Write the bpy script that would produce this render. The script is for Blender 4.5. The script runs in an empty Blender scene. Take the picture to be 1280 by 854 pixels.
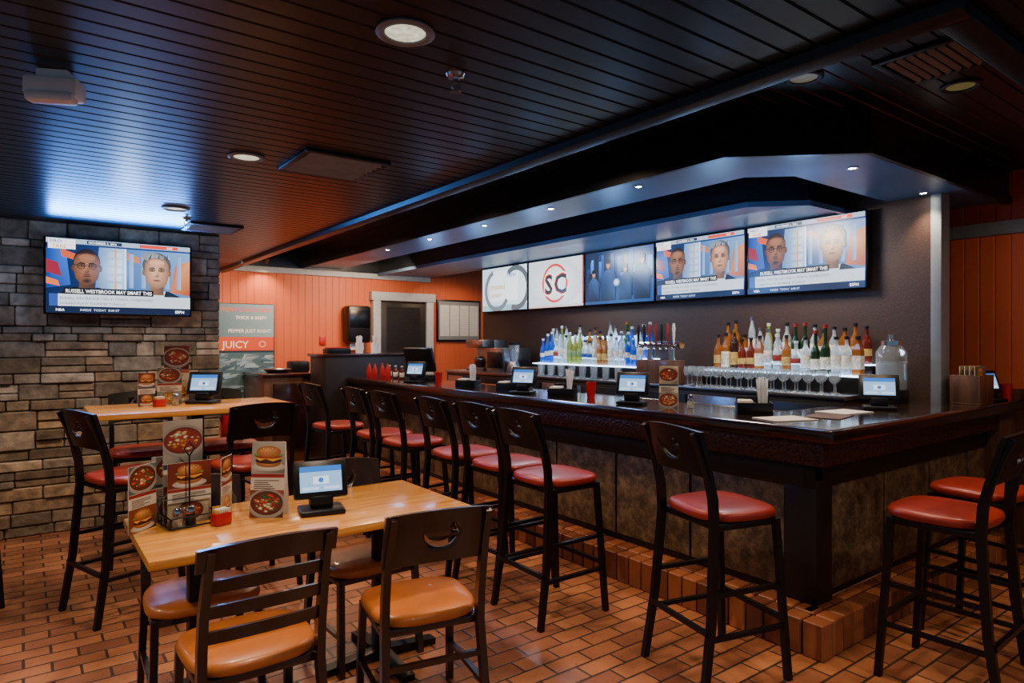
import bpy, bmesh, math, random
from mathutils import Vector, Matrix
random.seed(7)
COL = bpy.context.scene.collection

# ------------------------------------------------------------ colour / materials
def hx(c):
    c = c.lstrip('#')
    if len(c) == 3: c = ''.join(k*2 for k in c)
    return tuple(int(c[i:i+2], 16)/255 for i in (0, 2, 4))
def lin(c):
    if isinstance(c, str): c = hx(c)
    return tuple((v/12.92 if v <= .04045 else ((v+.055)/1.055)**2.4) for v in c[:3])
def lin4(c): return (*lin(c), 1)
def mixc(a, b, t):
    a = hx(a) if isinstance(a, str) else a; b = hx(b) if isinstance(b, str) else b
    return tuple(x*(1-t)+y*t for x, y in zip(a, b))

def new_mat(name):
    m = bpy.data.materials.new(name); m.use_nodes = True
    nt = m.node_tree; b = nt.nodes['Principled BSDF']
    return m, nt, b
def N(nt, t, **kw):
    n = nt.nodes.new(t)
    for k, v in kw.items():
        if k in n.inputs: n.inputs[k].default_value = v
        else: setattr(n, k, v)
    return n
def ramp(nt, fac, stops):
    r = nt.nodes.new('ShaderNodeValToRGB')
    el = r.color_ramp.elements
    while len(el) < len(stops): el.new(.5)
    for e, (p, c) in zip(el, stops):
        e.position = p; e.color = lin4(c)
    nt.links.new(fac, r.inputs[0]); return r.outputs[0]
def bump(nt, b, h, strength=.3, dist=.01):
    n = nt.nodes.new('ShaderNodeBump'); n.inputs['Strength'].default_value = strength
    n.inputs['Distance'].default_value = dist
    nt.links.new(h, n.inputs['Height']); nt.links.new(n.outputs[0], b.inputs['Normal'])

def M(name, col, rough=.5, metal=0., noise=.15, nscale=12., bmp=0., bscale=80., emit=0., trans=0., coat=0., ior=1.45):
    m, nt, b = new_mat(name)
    c = lin(col)
    b.inputs['Roughness'].default_value = rough; b.inputs['Metallic'].default_value = metal
    b.inputs['IOR'].default_value = ior
    b.inputs['Transmission Weight'].default_value = trans
    b.inputs['Coat Weight'].default_value = coat
    tc = N(nt, 'ShaderNodeTexCoord')
    no = N(nt, 'ShaderNodeTexNoise', Scale=nscale, Detail=3.)
    nt.links.new(tc.outputs['Object'], no.inputs['Vector'])
    r = nt.nodes.new('ShaderNodeValToRGB')
    r.color_ramp.elements[0].position = .3; r.color_ramp.elements[1].position = .7
    r.color_ramp.elements[0].color = (*[max(0, v*(1-noise)) for v in c], 1)
    r.color_ramp.elements[1].color = (*[min(1, v*(1+noise)) for v in c], 1)
    nt.links.new(no.outputs['Fac'], r.inputs[0]); nt.links.new(r.outputs[0], b.inputs['Base Color'])
    if emit:
        nt.links.new(r.outputs[0], b.inputs['Emission Color']); b.inputs['Emission Strength'].default_value = emit
    if bmp:
        n2 = N(nt, 'ShaderNodeTexNoise', Scale=bscale, Detail=2.)
        nt.links.new(tc.outputs['Object'], n2.inputs['Vector'])
        bump(nt, b, n2.outputs['Fac'], bmp, .005)
    return m

def wood(name, stops, scale=(1.5, 22, 22), rough=.35, coat=.3, sc=2.0):
    m, nt, b = new_mat(name)
    tc = N(nt, 'ShaderNodeTexCoord'); mp = N(nt, 'ShaderNodeMapping'); mp.inputs['Scale'].default_value = scale
    nt.links.new(tc.outputs['Object'], mp.inputs[0])
    no = N(nt, 'ShaderNodeTexNoise', Scale=sc, Detail=6., Roughness=.6, Distortion=.4)
    nt.links.new(mp.outputs[0], no.inputs['Vector'])
    nt.links.new(ramp(nt, no.outputs['Fac'], stops), b.inputs['Base Color'])
    b.inputs['Roughness'].default_value = rough; b.inputs['Coat Weight'].default_value = coat
    b.inputs['Coat Roughness'].default_value = .12
    bump(nt, b, no.outputs['Fac'], .08, .003)
    return m

def attr_mat(name, emit=0., rough=.4, noise=0., nscale=30., bmp=0.):
    m, nt, b = new_mat(name)
    a = N(nt, 'ShaderNodeVertexColor'); a.layer_name = 'Col'
    out = a.outputs['Color']
    tc = N(nt, 'ShaderNodeTexCoord')
    no = N(nt, 'ShaderNodeTexNoise', Scale=nscale, Detail=5.)
    nt.links.new(tc.outputs['Object'], no.inputs['Vector'])
    if noise:
        mr = N(nt, 'ShaderNodeMapRange'); mr.inputs['From Min'].default_value = .3; mr.inputs['From Max'].default_value = .7
        mr.inputs['To Min'].default_value = 1-noise; mr.inputs['To Max'].default_value = 1+noise
        nt.links.new(no.outputs['Fac'], mr.inputs[0])
        vm = N(nt, 'ShaderNodeVectorMath', operation='SCALE')
        nt.links.new(out, vm.inputs[0]); nt.links.new(mr.outputs[0], vm.inputs['Scale']); out = vm.outputs[0]
    b.inputs['Roughness'].default_value = rough
    if emit:
        b.inputs['Base Color'].default_value = (0.01, .01, .01, 1)
        nt.links.new(out, b.inputs['Emission Color']); b.inputs['Emission Strength'].default_value = emit
    else:
        nt.links.new(out, b.inputs['Base Color'])
    if bmp: bump(nt, b, no.outputs['Fac'], bmp, .02)
    return m

m_black = M('black_metal', '#16110f', .36, .3, .2)
m_plastic = M('black_plastic', '#0e0e10', .35)
m_bezel = M('tv_bezel', '#08080a', .25)
m_chairwood = wood('dark_chair_wood', [(.3, '#170e0b'), (.7, '#2c1912')], (14, 14, 2), .3, .4)
m_red = M('red_vinyl', '#8f281c', .33, 0, .12, 9, .12, 220, coat=.15)
m_tan = M('tan_vinyl', '#b8682a', .33, 0, .14, 9, .12, 220, coat=.2)
m_oak = wood('oak_table', [(.28, '#ab6a26'), (.5, '#cf8d3e'), (.72, '#e2a454')], (1.2, 16, 16), .24, .5)
m_mahog = wood('dark_mahogany', [(.3, '#1a0d0a'), (.7, '#361b15')], (4, 4, 10), .2, .6)
m_bartop = wood('bar_top', [(.3, '#1a0e0b'), (.7, '#361d15')], (8, 1, 8), .14, .9)
m_brownwood = wood('brown_panel_wood', [(.3, '#432a1e'), (.7, '#6e4a34')], (10, 10, 1.5), .4, .2)
m_ceil = M('ceiling_paint', '#070d16', .32, 0, .2, 3., .05, 30)
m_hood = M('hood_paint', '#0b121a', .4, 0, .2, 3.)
m_hoodunder = M('hood_underside_tv_glow', '#48607c', .38, 0, .1, 3.)  # blue television glow on the dark hood, put into the base colour
m_vent = M('vent_paint', '#1a1e24', .5)
m_louver = M('vent_louver_paint', '#7c848e', .45)
m_white = M('white_trim', '#a2a8ae', .5, 0, .06)
m_dimtrim = M('grey_trim', '#767d84', .5, 0, .06)
m_whitebright = M('white_plastic', '#e2e6ea', .4, 0, .04)
m_steel = M('stainless_steel', '#9a9ca0', .28, 1., .12, 30)
m_chrome = M('chrome', '#c6c8cc', .12, 1., .05)
m_darkbox = M('dark_laminate', '#1d1614', .45, 0, .2)
m_redplastic = M('red_plastic', '#b01c1c', .35)
m_paper = M('paper', '#cfcac0', .7, 0, .05)
m_clear = M('clear_glass', '#f6fafa', .04, 0, .01, trans=1.)
m_tglass = M('clear_tumbler_glass', '#eaf2f6', .05, 0, .01, trans=.85)
m_bclear = M('clear_bottle_glass', '#dfe9ee', .06, 0, .03, trans=.65)
m_amber = M('amber_glass', '#a8662c', .08, 0, .05, trans=.35)
m_green = M('green_glass', '#355f2c', .08, 0, .05, trans=.35)
m_dkgreen = M('dark_green_glass', '#1f3a1e', .08, 0, .05, trans=.25)
m_dark = M('dark_glass', '#3a2214', .1, 0, .05, trans=.15)
m_blueg = M('blue_glass', '#1f5ccc', .08, 0, .05, trans=.35)
m_olive = M('olive_glass', '#98a048', .08, 0, .05, trans=.35)
m_redliq = M('red_liquor', '#7c2c1c', .08, 0, .05, trans=.35)
m_gold = M('gold_cap', '#b98a30', .3, .8, .1)
m_lightshelf = M('lit_shelf', '#bfdcff', .4, 0, .03, emit=6.)
m_backglow = M('lit_back_panel', '#a8d2ff', .4, 0, .3, 5, emit=4.)
m_canbulb = M('can_lamp', '#e6ecc8', .4, 0, .4, 40, emit=1.0)
m_candim = M('can_lamp_dim', '#7d7a44', .4, 0, .3, 60, emit=.3)
m_spotbulb = M('spot_lamp', '#fff3df', .4, 0, .05, emit=110)
m_screen = attr_mat('screen_picture', emit=2.4, rough=.25)
m_screen2 = attr_mat('tablet_picture', emit=1.6, rough=.25)
m_print = attr_mat('printed_card', rough=.35)
m_stone = attr_mat('stacked_stone', rough=.9, noise=.45, nscale=13, bmp=.9)
m_brickv = attr_mat('glazed_base_brick', rough=.4, noise=.12, nscale=9, bmp=.05)
m_mortar = M('mortar', '#4c463e', .9, 0, .2, bmp=.3)
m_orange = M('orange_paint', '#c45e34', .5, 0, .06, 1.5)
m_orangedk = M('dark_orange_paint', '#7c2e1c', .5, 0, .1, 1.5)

def patina():
    m, nt, b = new_mat('patina_panel')
    tc = N(nt, 'ShaderNodeTexCoord')
    n1 = N(nt, 'ShaderNodeTexNoise', Scale=10., Detail=10., Roughness=.8)
    nt.links.new(tc.outputs['Object'], n1.inputs['Vector'])
    nt.links.new(ramp(nt, n1.outputs['Fac'], [(.34, '#2e241a'), (.46, '#544330'), (.56, '#7a6346'), (.7, '#a88c62')]), b.inputs['Base Color'])
    b.inputs['Roughness'].default_value = .5; b.inputs['Metallic'].default_value = .1
    bump(nt, b, n1.outputs['Fac'], .2, .01)
    return m
m_patina = patina()
def hammered(name, c0, c1, sc, metal, rough, bs=.5):
    m, nt, b = new_mat(name)
    tc = N(nt, 'ShaderNodeTexCoord')
    v = N(nt, 'ShaderNodeTexVoronoi', Scale=sc)
    nt.links.new(tc.outputs['Object'], v.inputs['Vector'])
    nt.links.new(ramp(nt, v.outputs['Distance'], [(.0, c0), (.7, c1)]), b.inputs['Base Color'])
    b.inputs['Metallic'].default_value = metal; b.inputs['Roughness'].default_value = rough
    bump(nt, b, v.outputs['Distance'], bs, .01)
    return m
m_hammer = hammered('hammered_copper', '#281610', '#4e2f24', 55., .4, .4)
m_wallpaper = hammered('brown_wallpaper', '#2a1a10', '#40291a', 90., 0., .55, .08)
def floor_mat():
    m, nt, b = new_mat('brick_paver_floor')
    g = N(nt, 'ShaderNodeNewGeometry')
    br = N(nt, 'ShaderNodeTexBrick')
    br.inputs['Scale'].default_value = 1.; br.inputs['Brick Width'].default_value = .215
    br.inputs['Row Height'].default_value = .107; br.inputs['Mortar Size'].default_value = .007
    br.inputs['Mortar Smooth'].default_value = .4; br.inputs['Bias'].default_value = 0.
    br.inputs['Color1'].default_value = lin4('#87513a'); br.inputs['Color2'].default_value = lin4('#c07c50')
    br.inputs['Mortar'].default_value = lin4('#42332b')
    nt.links.new(g.outputs['Position'], br.inputs['Vector'])
    n1 = N(nt, 'ShaderNodeTexNoise', Scale=2.6, Detail=8.)
    nt.links.new(g.outputs['Position'], n1.inputs['Vector'])
    mx = N(nt, 'ShaderNodeMix', data_type='RGBA', blend_type='MULTIPLY')
    mx.inputs[0].default_value = .75
    rr = ramp(nt, n1.outputs['Fac'], [(.32, '#80726a'), (.66, '#ffffff')])
    nt.links.new(br.outputs['Color'], mx.inputs[6]); nt.links.new(rr, mx.inputs[7])
    nt.links.new(mx.outputs[2], b.inputs['Base Color'])
    n2 = N(nt, 'ShaderNodeTexNoise', Scale=40., Detail=3.)
    nt.links.new(g.outputs['Position'], n2.inputs['Vector'])
    mr = N(nt, 'ShaderNodeMapRange'); mr.inputs['To Min'].default_value = .16; mr.inputs['To Max'].default_value = .5
    nt.links.new(n2.outputs['Fac'], mr.inputs[0]); nt.links.new(mr.outputs[0], b.inputs['Roughness'])
    ma = N(nt, 'ShaderNodeMath', operation='MULTIPLY_ADD'); ma.inputs[1].default_value = -1.
    nt.links.new(br.outputs['Fac'], ma.inputs[0])
    m3 = N(nt, 'ShaderNodeMath', operation='MULTIPLY'); m3.inputs[1].default_value = .3
    nt.links.new(n2.outputs['Fac'], m3.inputs[0]); nt.links.new(m3.outputs[0], ma.inputs[2])
    bump(nt, b, ma.outputs[0], .6, .004)
    return m
m_floor = floor_mat()

# ------------------------------------------------------------ mesh builder
class MB:
    def __init__(s): s.bm = bmesh.new(); s.mats = []
    def mi(s, m):
        if m not in s.mats: s.mats.append(m)
        return s.mats.index(m)
    def face(s, vs, i):
        try:
            f = s.bm.faces.new(vs); f.material_index = i; return f
        except ValueError: return None
    def box(s, a, b, m, bev=0., T=None):
        i = s.mi(m)
        tmp = bmesh.new()
        c = [(a[k]+b[k])/2 for k in range(3)]; d = [abs(b[k]-a[k]) for k in range(3)]
        bmesh.ops.create_cube(tmp, size=1, matrix=Matrix.Translation(c) @ Matrix.Diagonal((*d, 1)))
        if bev: bmesh.ops.bevel(tmp, geom=list(tmp.edges), offset=min(bev, min(d)*.45), segments=2, profile=.5, affect='EDGES')
        s.merge(tmp, i, T)
    def merge(s, tmp, i, T=None):
        mp = {}
        for v in tmp.verts: mp[v] = s.bm.verts.new(T @ v.co if T else v.co)
        for f in tmp.faces: s.face([mp[v] for v in f.verts], i)
        tmp.free()
    def sweep(s, pts, w, d, m, ref=(1, 0, 0), ws=None):
        i = s.mi(m); pts = [Vector(p) for p in pts]; rings = []
        ref = Vector(ref)
        for k, p in enumerate(pts):
            t = (pts[min(k+1, len(pts)-1)] - pts[max(k-1, 0)]).normalized()
            sd = (ref - t*ref.dot(t)).normalized(); up = t.cross(sd)
            q = ws[k] if ws else 1
            rings.append([s.bm.verts.new(p + sd*x*w/2*q + up*y*d/2*q) for x, y in ((-1, -1), (1, -1), (1, 1), (-1, 1))])
        for r0, r1 in zip(rings, rings[1:]):
            for j in range(4): s.face([r0[j], r0[(j+1) % 4], r1[(j+1) % 4], r1[j]], i)
        s.face(rings[0][::-1], i); s.face(rings[-1], i)
    def tube(s, pts, r, m, n=8):
        i = s.mi(m); pts = [Vector(p) for p in pts]; rings = []
        for k, p in enumerate(pts):
            t = (pts[min(k+1, len(pts)-1)] - pts[max(k-1, 0)]).normalized()
            ref = Vector((0, 0, 1)) if abs(t.z) < .9 else Vector((1, 0, 0))
            sd = t.cross(ref).normalized(); up = t.cross(sd)
            rings.append([s.bm.verts.new(p + (sd*math.cos(2*math.pi*j/n)+up*math.sin(2*math.pi*j/n))*r) for j in range(n)])
        for r0, r1 in zip(rings, rings[1:]):
            for j in range(n): s.face([r0[j], r0[(j+1) % n], r1[(j+1) % n], r1[j]], i)
        s.face(rings[0][::-1], i); s.face(rings[-1], i)
    def lathe(s, prof, m, n=20, c=(0, 0, 0), sx=1, sy=1):
        i = s.mi(m); rings = []
        for r, z in prof:
            if r < 1e-5: rings.append([s.bm.verts.new((c[0], c[1], c[2]+z))])
            else: rings.append([s.bm.verts.new((c[0]+r*sx*math.cos(2*math.pi*j/n), c[1]+r*sy*math.sin(2*math.pi*j/n), c[2]+z)) for j in range(n)])
        for a, b in zip(rings, rings[1:]):
            for j in range(n):
                k = (j+1) % n
                if len(a) == 1 and len(b) == 1: continue
                if len(a) == 1: s.face([a[0], b[j], b[k]], i)
                elif len(b) == 1: s.face([a[j], a[k], b[0]], i)
                else: s.face([a[j], a[k], b[k], b[j]], i)
    def prism(s, pts, z0, z1, m, mside=None):
        i = s.mi(m); js = s.mi(mside or m)
        lo = [s.bm.verts.new((x, y, z0)) for x, y in pts]; hi = [s.bm.verts.new((x, y, z1)) for x, y in pts]
        s.face(lo[::-1], i); s.face(hi, i)
        for k in range(len(pts)):
            l = (k+1) % len(pts); s.face([lo[k], lo[l], hi[l], hi[k]], js)
    def done(s, name, ang=35, recalc=True):
        if recalc: bmesh.ops.recalc_face_normals(s.bm, faces=list(s.bm.faces))
        me = bpy.data.meshes.new(name); s.bm.to_mesh(me); s.bm.free()
        for m in s.mats: me.materials.append(m)
        me.shade_smooth()
        try: me.set_sharp_from_angle(angle=math.radians(ang))
        except Exception: pass
        return me

def obj(name, me):
    o = bpy.data.objects.new(name, me); COL.objects.link(o); return o
def root(name, label, category, loc=(0, 0, 0), rz=0., group=None):
    e = bpy.data.objects.new(name, None); e.empty_display_size = .1; e.location = loc
    e.rotation_euler = (0, 0, math.radians(rz)); COL.objects.link(e)
    e['label'] = label; e['category'] = category
    if group: e['group'] = group
    return e
def part(p, name, me, label=None, loc=(0, 0, 0), rot=(0, 0, 0)):
    o = bpy.data.objects.new(name, me); COL.objects.link(o); o.parent = p
    o.location = loc; o.rotation_euler = rot
    if label: o['label'] = label
    return o
def inst(proto, name, label, cat, loc, rz=0., group=None, sz=1.):
    e = root(name, label, cat, loc, rz, group); e.scale = (1, 1, sz)
    for t in proto: part(e, t[0], t[1], t[2] if len(t) > 2 else None)
    return e
def single(name, me, label, cat, loc=(0, 0, 0), rz=0., group=None):
    o = obj(name, me); o.location = loc
    o.rotation_euler = (0, 0, math.radians(rz))
    o['label'] = label; o['category'] = cat
    if group: o['group'] = group
    return o
def struct(name, me):
    o = obj(name, me); o['kind'] = 'structure'; return o

# ------------------------------------------------------------ flat pictures
_tc = {}
def text_geo(txt, bold=.012):
    if (txt, bold) not in _tc:
        cu = bpy.data.curves.new('t', 'FONT'); cu.body = txt; cu.resolution_u = 2; cu.offset = bold
        ob = bpy.data.objects.new('t', cu)
        me = bpy.data.meshes.new_from_object(ob)
        vs = [(v.co.x, v.co.y) for v in me.vertices]; fs = [tuple(p.vertices) for p in me.polygons]
        bpy.data.objects.remove(ob); bpy.data.curves.remove(cu); bpy.data.meshes.remove(me)
        _tc[(txt, bold)] = (vs, fs)
    return _tc[(txt, bold)]
class Pic:
    """picture in the local XZ plane facing -Y, clipped to its own rectangle"""
    def __init__(s, w, h, sc=1., d=.00015):
        s.w, s.h, s.sc, s.d = w, h, sc, d; s.v = []; s.f = []; s.c = []; s.k = 0
    def poly(s, pts, col, adv=True):
        if adv: s.k += 1
        cols = [lin(c) for c in col] if isinstance(col, list) else [lin(col)]*len(pts)
        P = [(x, y, c) for (x, y), c in zip(pts, cols)]
        # Sutherland-Hodgman clip against the picture edges
        for ax, lim, sg in ((0, 0, 1), (0, s.w, -1), (1, 0, 1), (1, s.h, -1)):
            Q = []
            for i in range(len(P)):
                a, b = P[i-1], P[i]
                da, db = (a[ax]-lim)*sg, (b[ax]-lim)*sg
                if (da < 0) != (db < 0):
                    t = da/(da-db)
                    Q.append((a[0]+(b[0]-a[0])*t, a[1]+(b[1]-a[1])*t, tuple(u+(v-u)*t for u, v in zip(a[2], b[2]))))
                if db >= 0: Q.append(b)
            P = Q
            if len(P) < 3: return
        b = len(s.v)
        s.v += [((x-s.w/2)*s.sc, -s.k*s.d, y*s.sc) for x, y, c in P]
        s.f.append(tuple(range(b, b+len(P))))
        s.c.append([c for x, y, c in P])
    def rect(s, x0, y0, x1, y1, col, adv=True): s.poly([(x0, y0), (x1, y0), (x1, y1), (x0, y1)], col, adv)
    def grad(s, x0, y0, x1, y1, a, b, c=None, d=None): s.poly([(x0, y0), (x1, y0), (x1, y1), (x0, y1)], [a, b, c or b, d or a])
    def ell(s, cx, cy, rx, ry, col, n=22, a0=0, a1=360, adv=True):
        full = abs(a1-a0) >= 359
        k = n if full else n+1
        s.poly([(cx+rx*math.cos(math.radians(a0+(a1-a0)*i/n)), cy+ry*math.sin(math.radians(a0+(a1-a0)*i/n))) for i in range(k)], col, adv)
    def fan(s, c, pts, cin, cout):
        s.k += 1
        for i in range(len(pts)):
            s.poly([c, pts[i], pts[(i+1) % len(pts)]], [cin, cout, cout], False)
    def gell(s, cx, cy, rx, ry, cin, cout, ox=0, oy=0, n=24):
        s.fan((cx+ox, cy+oy), [(cx+rx*math.cos(2*math.pi*i/n), cy+ry*math.sin(2*math.pi*i/n)) for i in range(n)], cin, cout)
    def ring(s, cx, cy, r0, r1, col, n=28, a0=0, a1=360):
        s.k += 1
        for i in range(n):
            A = math.radians(a0+(a1-a0)*i/n); B = math.radians(a0+(a1-a0)*(i+1)/n)
            s.poly([(cx+r0*math.cos(A), cy+r0*math.sin(A)), (cx+r1*math.cos(A), cy+r1*math.sin(A)), (cx+r1*math.cos(B), cy+r1*math.sin(B)), (cx+r0*math.cos(B), cy+r0*math.sin(B))], col, False)
    def text(s, t, x, y, size, col, align='l', maxw=None, bold=.012):
        vs, fs = text_geo(t, bold)
        if not vs: return
        s.k += 1; x0 = min(v[0] for v in vs); x1 = max(v[0] for v in vs)
        sx = size
        if maxw and (x1-x0)*size > maxw: sx = maxw/(x1-x0)
        off = x - x0*sx - {'l': 0, 'c': (x1-x0)*sx/2, 'r': (x1-x0)*sx}[align]
        b = len(s.v)
        for vx, vy in vs: s.v.append(((vx*sx+off-s.w/2)*s.sc, -s.k*s.d, (vy*size+y)*s.sc))
        for f in fs: s.f.append(tuple(b+i for i in f)); s.c.append([lin(col)]*len(f))
    def mesh(s, name, mat):
        me = bpy.data.meshes.new(name); me.from_pydata(s.v, [], s.f)
        ca = me.color_attributes.new('Col', 'FLOAT_COLOR', 'CORNER')
        for p, c in zip(me.polygons, s.c):
            for j, li in enumerate(p.loop_indices): ca.data[li].color = (*c[j], 1)
        me.materials.append(mat); me.update(); return me

def attr_boxes(name, boxes, mat, bev=0.):
    bm = bmesh.new(); cl = bm.loops.layers.float_color.new('Col')
    for a, b, col in boxes:
        tmp = bmesh.new(); c = [(a[k]+b[k])/2 for k in range(3)]; d = [abs(b[k]-a[k]) for k in range(3)]
        bmesh.ops.create_cube(tmp, size=1, matrix=Matrix.Translation(c) @ Matrix.Diagonal((*d, 1)))
        if bev: bmesh.ops.bevel(tmp, geom=list(tmp.edges), offset=min(bev, min(d)*.4), segments=1, affect='EDGES')
        bmesh.ops.recalc_face_normals(tmp, faces=list(tmp.faces))
        mp = {v: bm.verts.new(v.co) for v in tmp.verts}
        for f in tmp.faces:
            nf = bm.faces.new([mp[v] for v in f.verts])
            for l in nf.loops: l[cl] = (*lin(col), 1)
        tmp.free()
    me = bpy.data.meshes.new(name); bm.to_mesh(me); bm.free(); me.materials.append(mat); return me

# ------------------------------------------------------------ ROOM
ZL, ZH = 2.44, 2.77
mb = MB(); mb.box((-4, -2.5, -.1), (7.2, 9.4, 0), m_floor); struct('floor', mb.done('floor'))

def beadboard(mb, o, U, V, Nn, lu, lv, pitch, mat, gw=.007, gd=.006):
    i = mb.mi(mat); o, U, V, Nn = map(Vector, (o, U, V, Nn)); prof = [(0, 0)]
    v = pitch
    while v < lv - .01:
        prof += [(v-gw, 0), (v-gw*.4, -gd), (v+gw*.4, -gd), (v+gw, 0)]; v += pitch
    prof.append((lv, 0))
    rows = [[mb.bm.verts.new(o+U*u+V*a+Nn*b) for a, b in prof] for u in (0, lu)]
    for k in range(len(prof)-1): mb.face([rows[0][k], rows[1][k], rows[1][k+1], rows[0][k+1]], i)

mb = MB()
beadboard(mb, (-4, -2.5, ZL), (1, 0, 0), (0, 1, 0), (0, 0, -1), 6.05, 11.7, .092, m_ceil)
beadboard(mb, (2.05, -2.5, ZL), (1, 0, 0), (0, 1, 0), (0, 0, -1), 5.15, 3.26, .092, m_ceil)
mb.box((-4, -2.5, ZL+.008), (2.05, 9.2, ZL+.1), m_ceil); mb.box((2.05, -2.5, ZL+.008), (7.2, .76, ZL+.1), m_ceil)
struct('ceiling', mb.done('ceiling', recalc=False, ang=10))
mb = MB()
beadboard(mb, (2.05, .76, ZH), (1, 0, 0), (0, 1, 0), (0, 0, -1), 5.15, 8.44, .092, m_ceil)
mb.box((2.05, .76, ZH+.008), (7.2, 9.2, ZH+.1), m_ceil)
struct('ceiling.001', mb.done('ceiling_high', recalc=False, ang=10))
mb = MB(); mb.box((2.04, .70, ZL-.035), (2.13, 9.18, ZH+.03), m_hood, .008); struct('trim_1', mb.done('trim'))
mb = MB(); mb.box((2.13, .70, ZL-.035), (7.1, .79, ZH+.03), m_hood, .008); struct('trim_2', mb.done('trim'))

mb = MB(); mb.box((1.0, 9.215, 0), (7.2, 9.35, 2.9), m_orange)
beadboard(mb, (1.0, 9.2, 0), (0, 0, 1), (1, 0, 0), (0, -1, 0), 2.9, 6.2, .1, m_orange)
struct('wall_far', mb.done('wall_far', recalc=False, ang=10))
mb = MB(); mb.box((2.14, 9.14, 2.44), (5.2, 9.198, 2.52), m_white, .005); mb.box((2.14, 9.15, 2.52), (5.2, 9.199, ZH), m_hood, .002); struct('trim_3', mb.done('trim'))
mb = MB(); mb.box((1.5, 9.16, 0), (4.15, 9.198, .12), m_darkbox, .004); struct('baseboard_far', mb.done('bb'))

boxes = []; z = 0.; rnd = random.Random(3)
while z < 2.44:
    h = rnd.choice([.06, .08, .10, .125, .15])
    if z+h > 2.38: h = 2.44-z
    x = -4.-rnd.random()*.2
    while x < 1.41:
        w = rnd.uniform(.13, .42)
        x2 = min(x+w, 1.41)
        if 1.41-x2 < .08: x2 = 1.41
        t = z/2.44
        base = mixc('#8a7052', '#93897a', min(1, max(0, (t-.05)*1.3+rnd.uniform(-.4, .4))))
        segs = [(z, z+h)]
        if h > .11 and rnd.random() < .4: segs = [(z, z+h*.45), (z+h*.45, z+h)]
        for za, zb in segs:
            k = rnd.uniform(.68, 1.18)
            boxes.append(((x+.003, 6.27-rnd.uniform(0, .035), za+.003), (x2-.003, 6.4, zb-.003), tuple(min(1, c*k) for c in base)))
        x = x2
    z += h
me = attr_boxes('wall_stone', boxes, m_stone, .008); struct('wall_left', me)
mb = MB(); mb.box((-4, 6.278, 0), (1.40, 6.55, 2.44), m_mortar); struct('wall_rear', mb.done('core'))

mb = MB(); mb.box((5.2, 1.97, 0), (5.36, 7.66, ZH+.02), m_wallpaper); struct('wall_back_bar', mb.done('w'))
mb = MB(); mb.box((5.19, 1.90, 0), (5.34, 1.969, ZH), m_dimtrim, .006); struct('trim_4', mb.done('t'))
mb = MB()
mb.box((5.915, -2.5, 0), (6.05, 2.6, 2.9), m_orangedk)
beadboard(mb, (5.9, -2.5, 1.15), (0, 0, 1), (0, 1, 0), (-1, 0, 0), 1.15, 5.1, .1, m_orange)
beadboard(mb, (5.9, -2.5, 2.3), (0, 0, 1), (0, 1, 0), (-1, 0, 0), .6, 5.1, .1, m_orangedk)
beadboard(mb, (5.9, -2.5, 0), (0, 0, 1), (0, 1, 0), (-1, 0, 0), 1.15, 5.1, .1, m_brownwood)
struct('wall_right', mb.done('wall_right', recalc=False, ang=10))
mb = MB(); mb.box((5.85, -2.5, 2.30), (5.899, 2.6, 2.40), m_dimtrim, .005); struct('trim_5', mb.done('t'))
mb = MB(); mb.box((5.84, -2.5, 1.12), (5.899, 1.58, 1.17), m_mahog, .005); struct('trim_6', mb.done('t'))

outer = [(3.14, 9.19), (3.14, 2.23), (3.705, 1.705), (5.895, 1.705)]
inner = [(5.895, 2.27), (3.93, 2.27), (3.70, 2.48), (3.70, 9.19)]
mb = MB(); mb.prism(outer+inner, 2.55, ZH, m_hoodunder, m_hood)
mb.prism([(3.125, 9.19), (3.125, 2.222), (3.7, 1.688), (5.895, 1.688), (5.895, 1.72), (3.712, 1.72), (3.155, 2.238), (3.155, 9.19)], 2.525, 2.58, m_hood)
struct('trim_7', mb.done('hood'))
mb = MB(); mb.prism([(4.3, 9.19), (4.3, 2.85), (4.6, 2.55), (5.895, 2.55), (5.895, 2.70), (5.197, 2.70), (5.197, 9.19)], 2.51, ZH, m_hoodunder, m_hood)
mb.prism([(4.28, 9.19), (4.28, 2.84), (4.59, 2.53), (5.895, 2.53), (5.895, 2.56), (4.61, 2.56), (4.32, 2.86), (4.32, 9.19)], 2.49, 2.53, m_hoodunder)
struct('trim_8', mb.done('hood2'))

mb = MB()
mb.box((4.33, 9.13, 0), (5.1, 9.17, 2.1), m_darkbox, .005)
for k in range(34): mb.box((4.43, 9.12, .95+k*.032), (5.0, 9.135, .975+k*.032), m_darkbox)
for k in range(20): mb.box((4.43, 9.12, .15+k*.032), (5.0, 9.135, .175+k*.032), m_darkbox)
struct('door_1', mb.done('door'))
mb = MB()
mb.box((4.2, 9.10, 0), (4.32, 9.197, 2.12), m_white, .004); mb.box((5.11, 9.10, 0), (5.23, 9.197, 2.12), m_white, .004)
mb.box((4.17, 9.09, 2.12), (5.26, 9.197, 2.25), m_white, .004)
struct('trim_9', mb.done('frame'))

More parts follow.
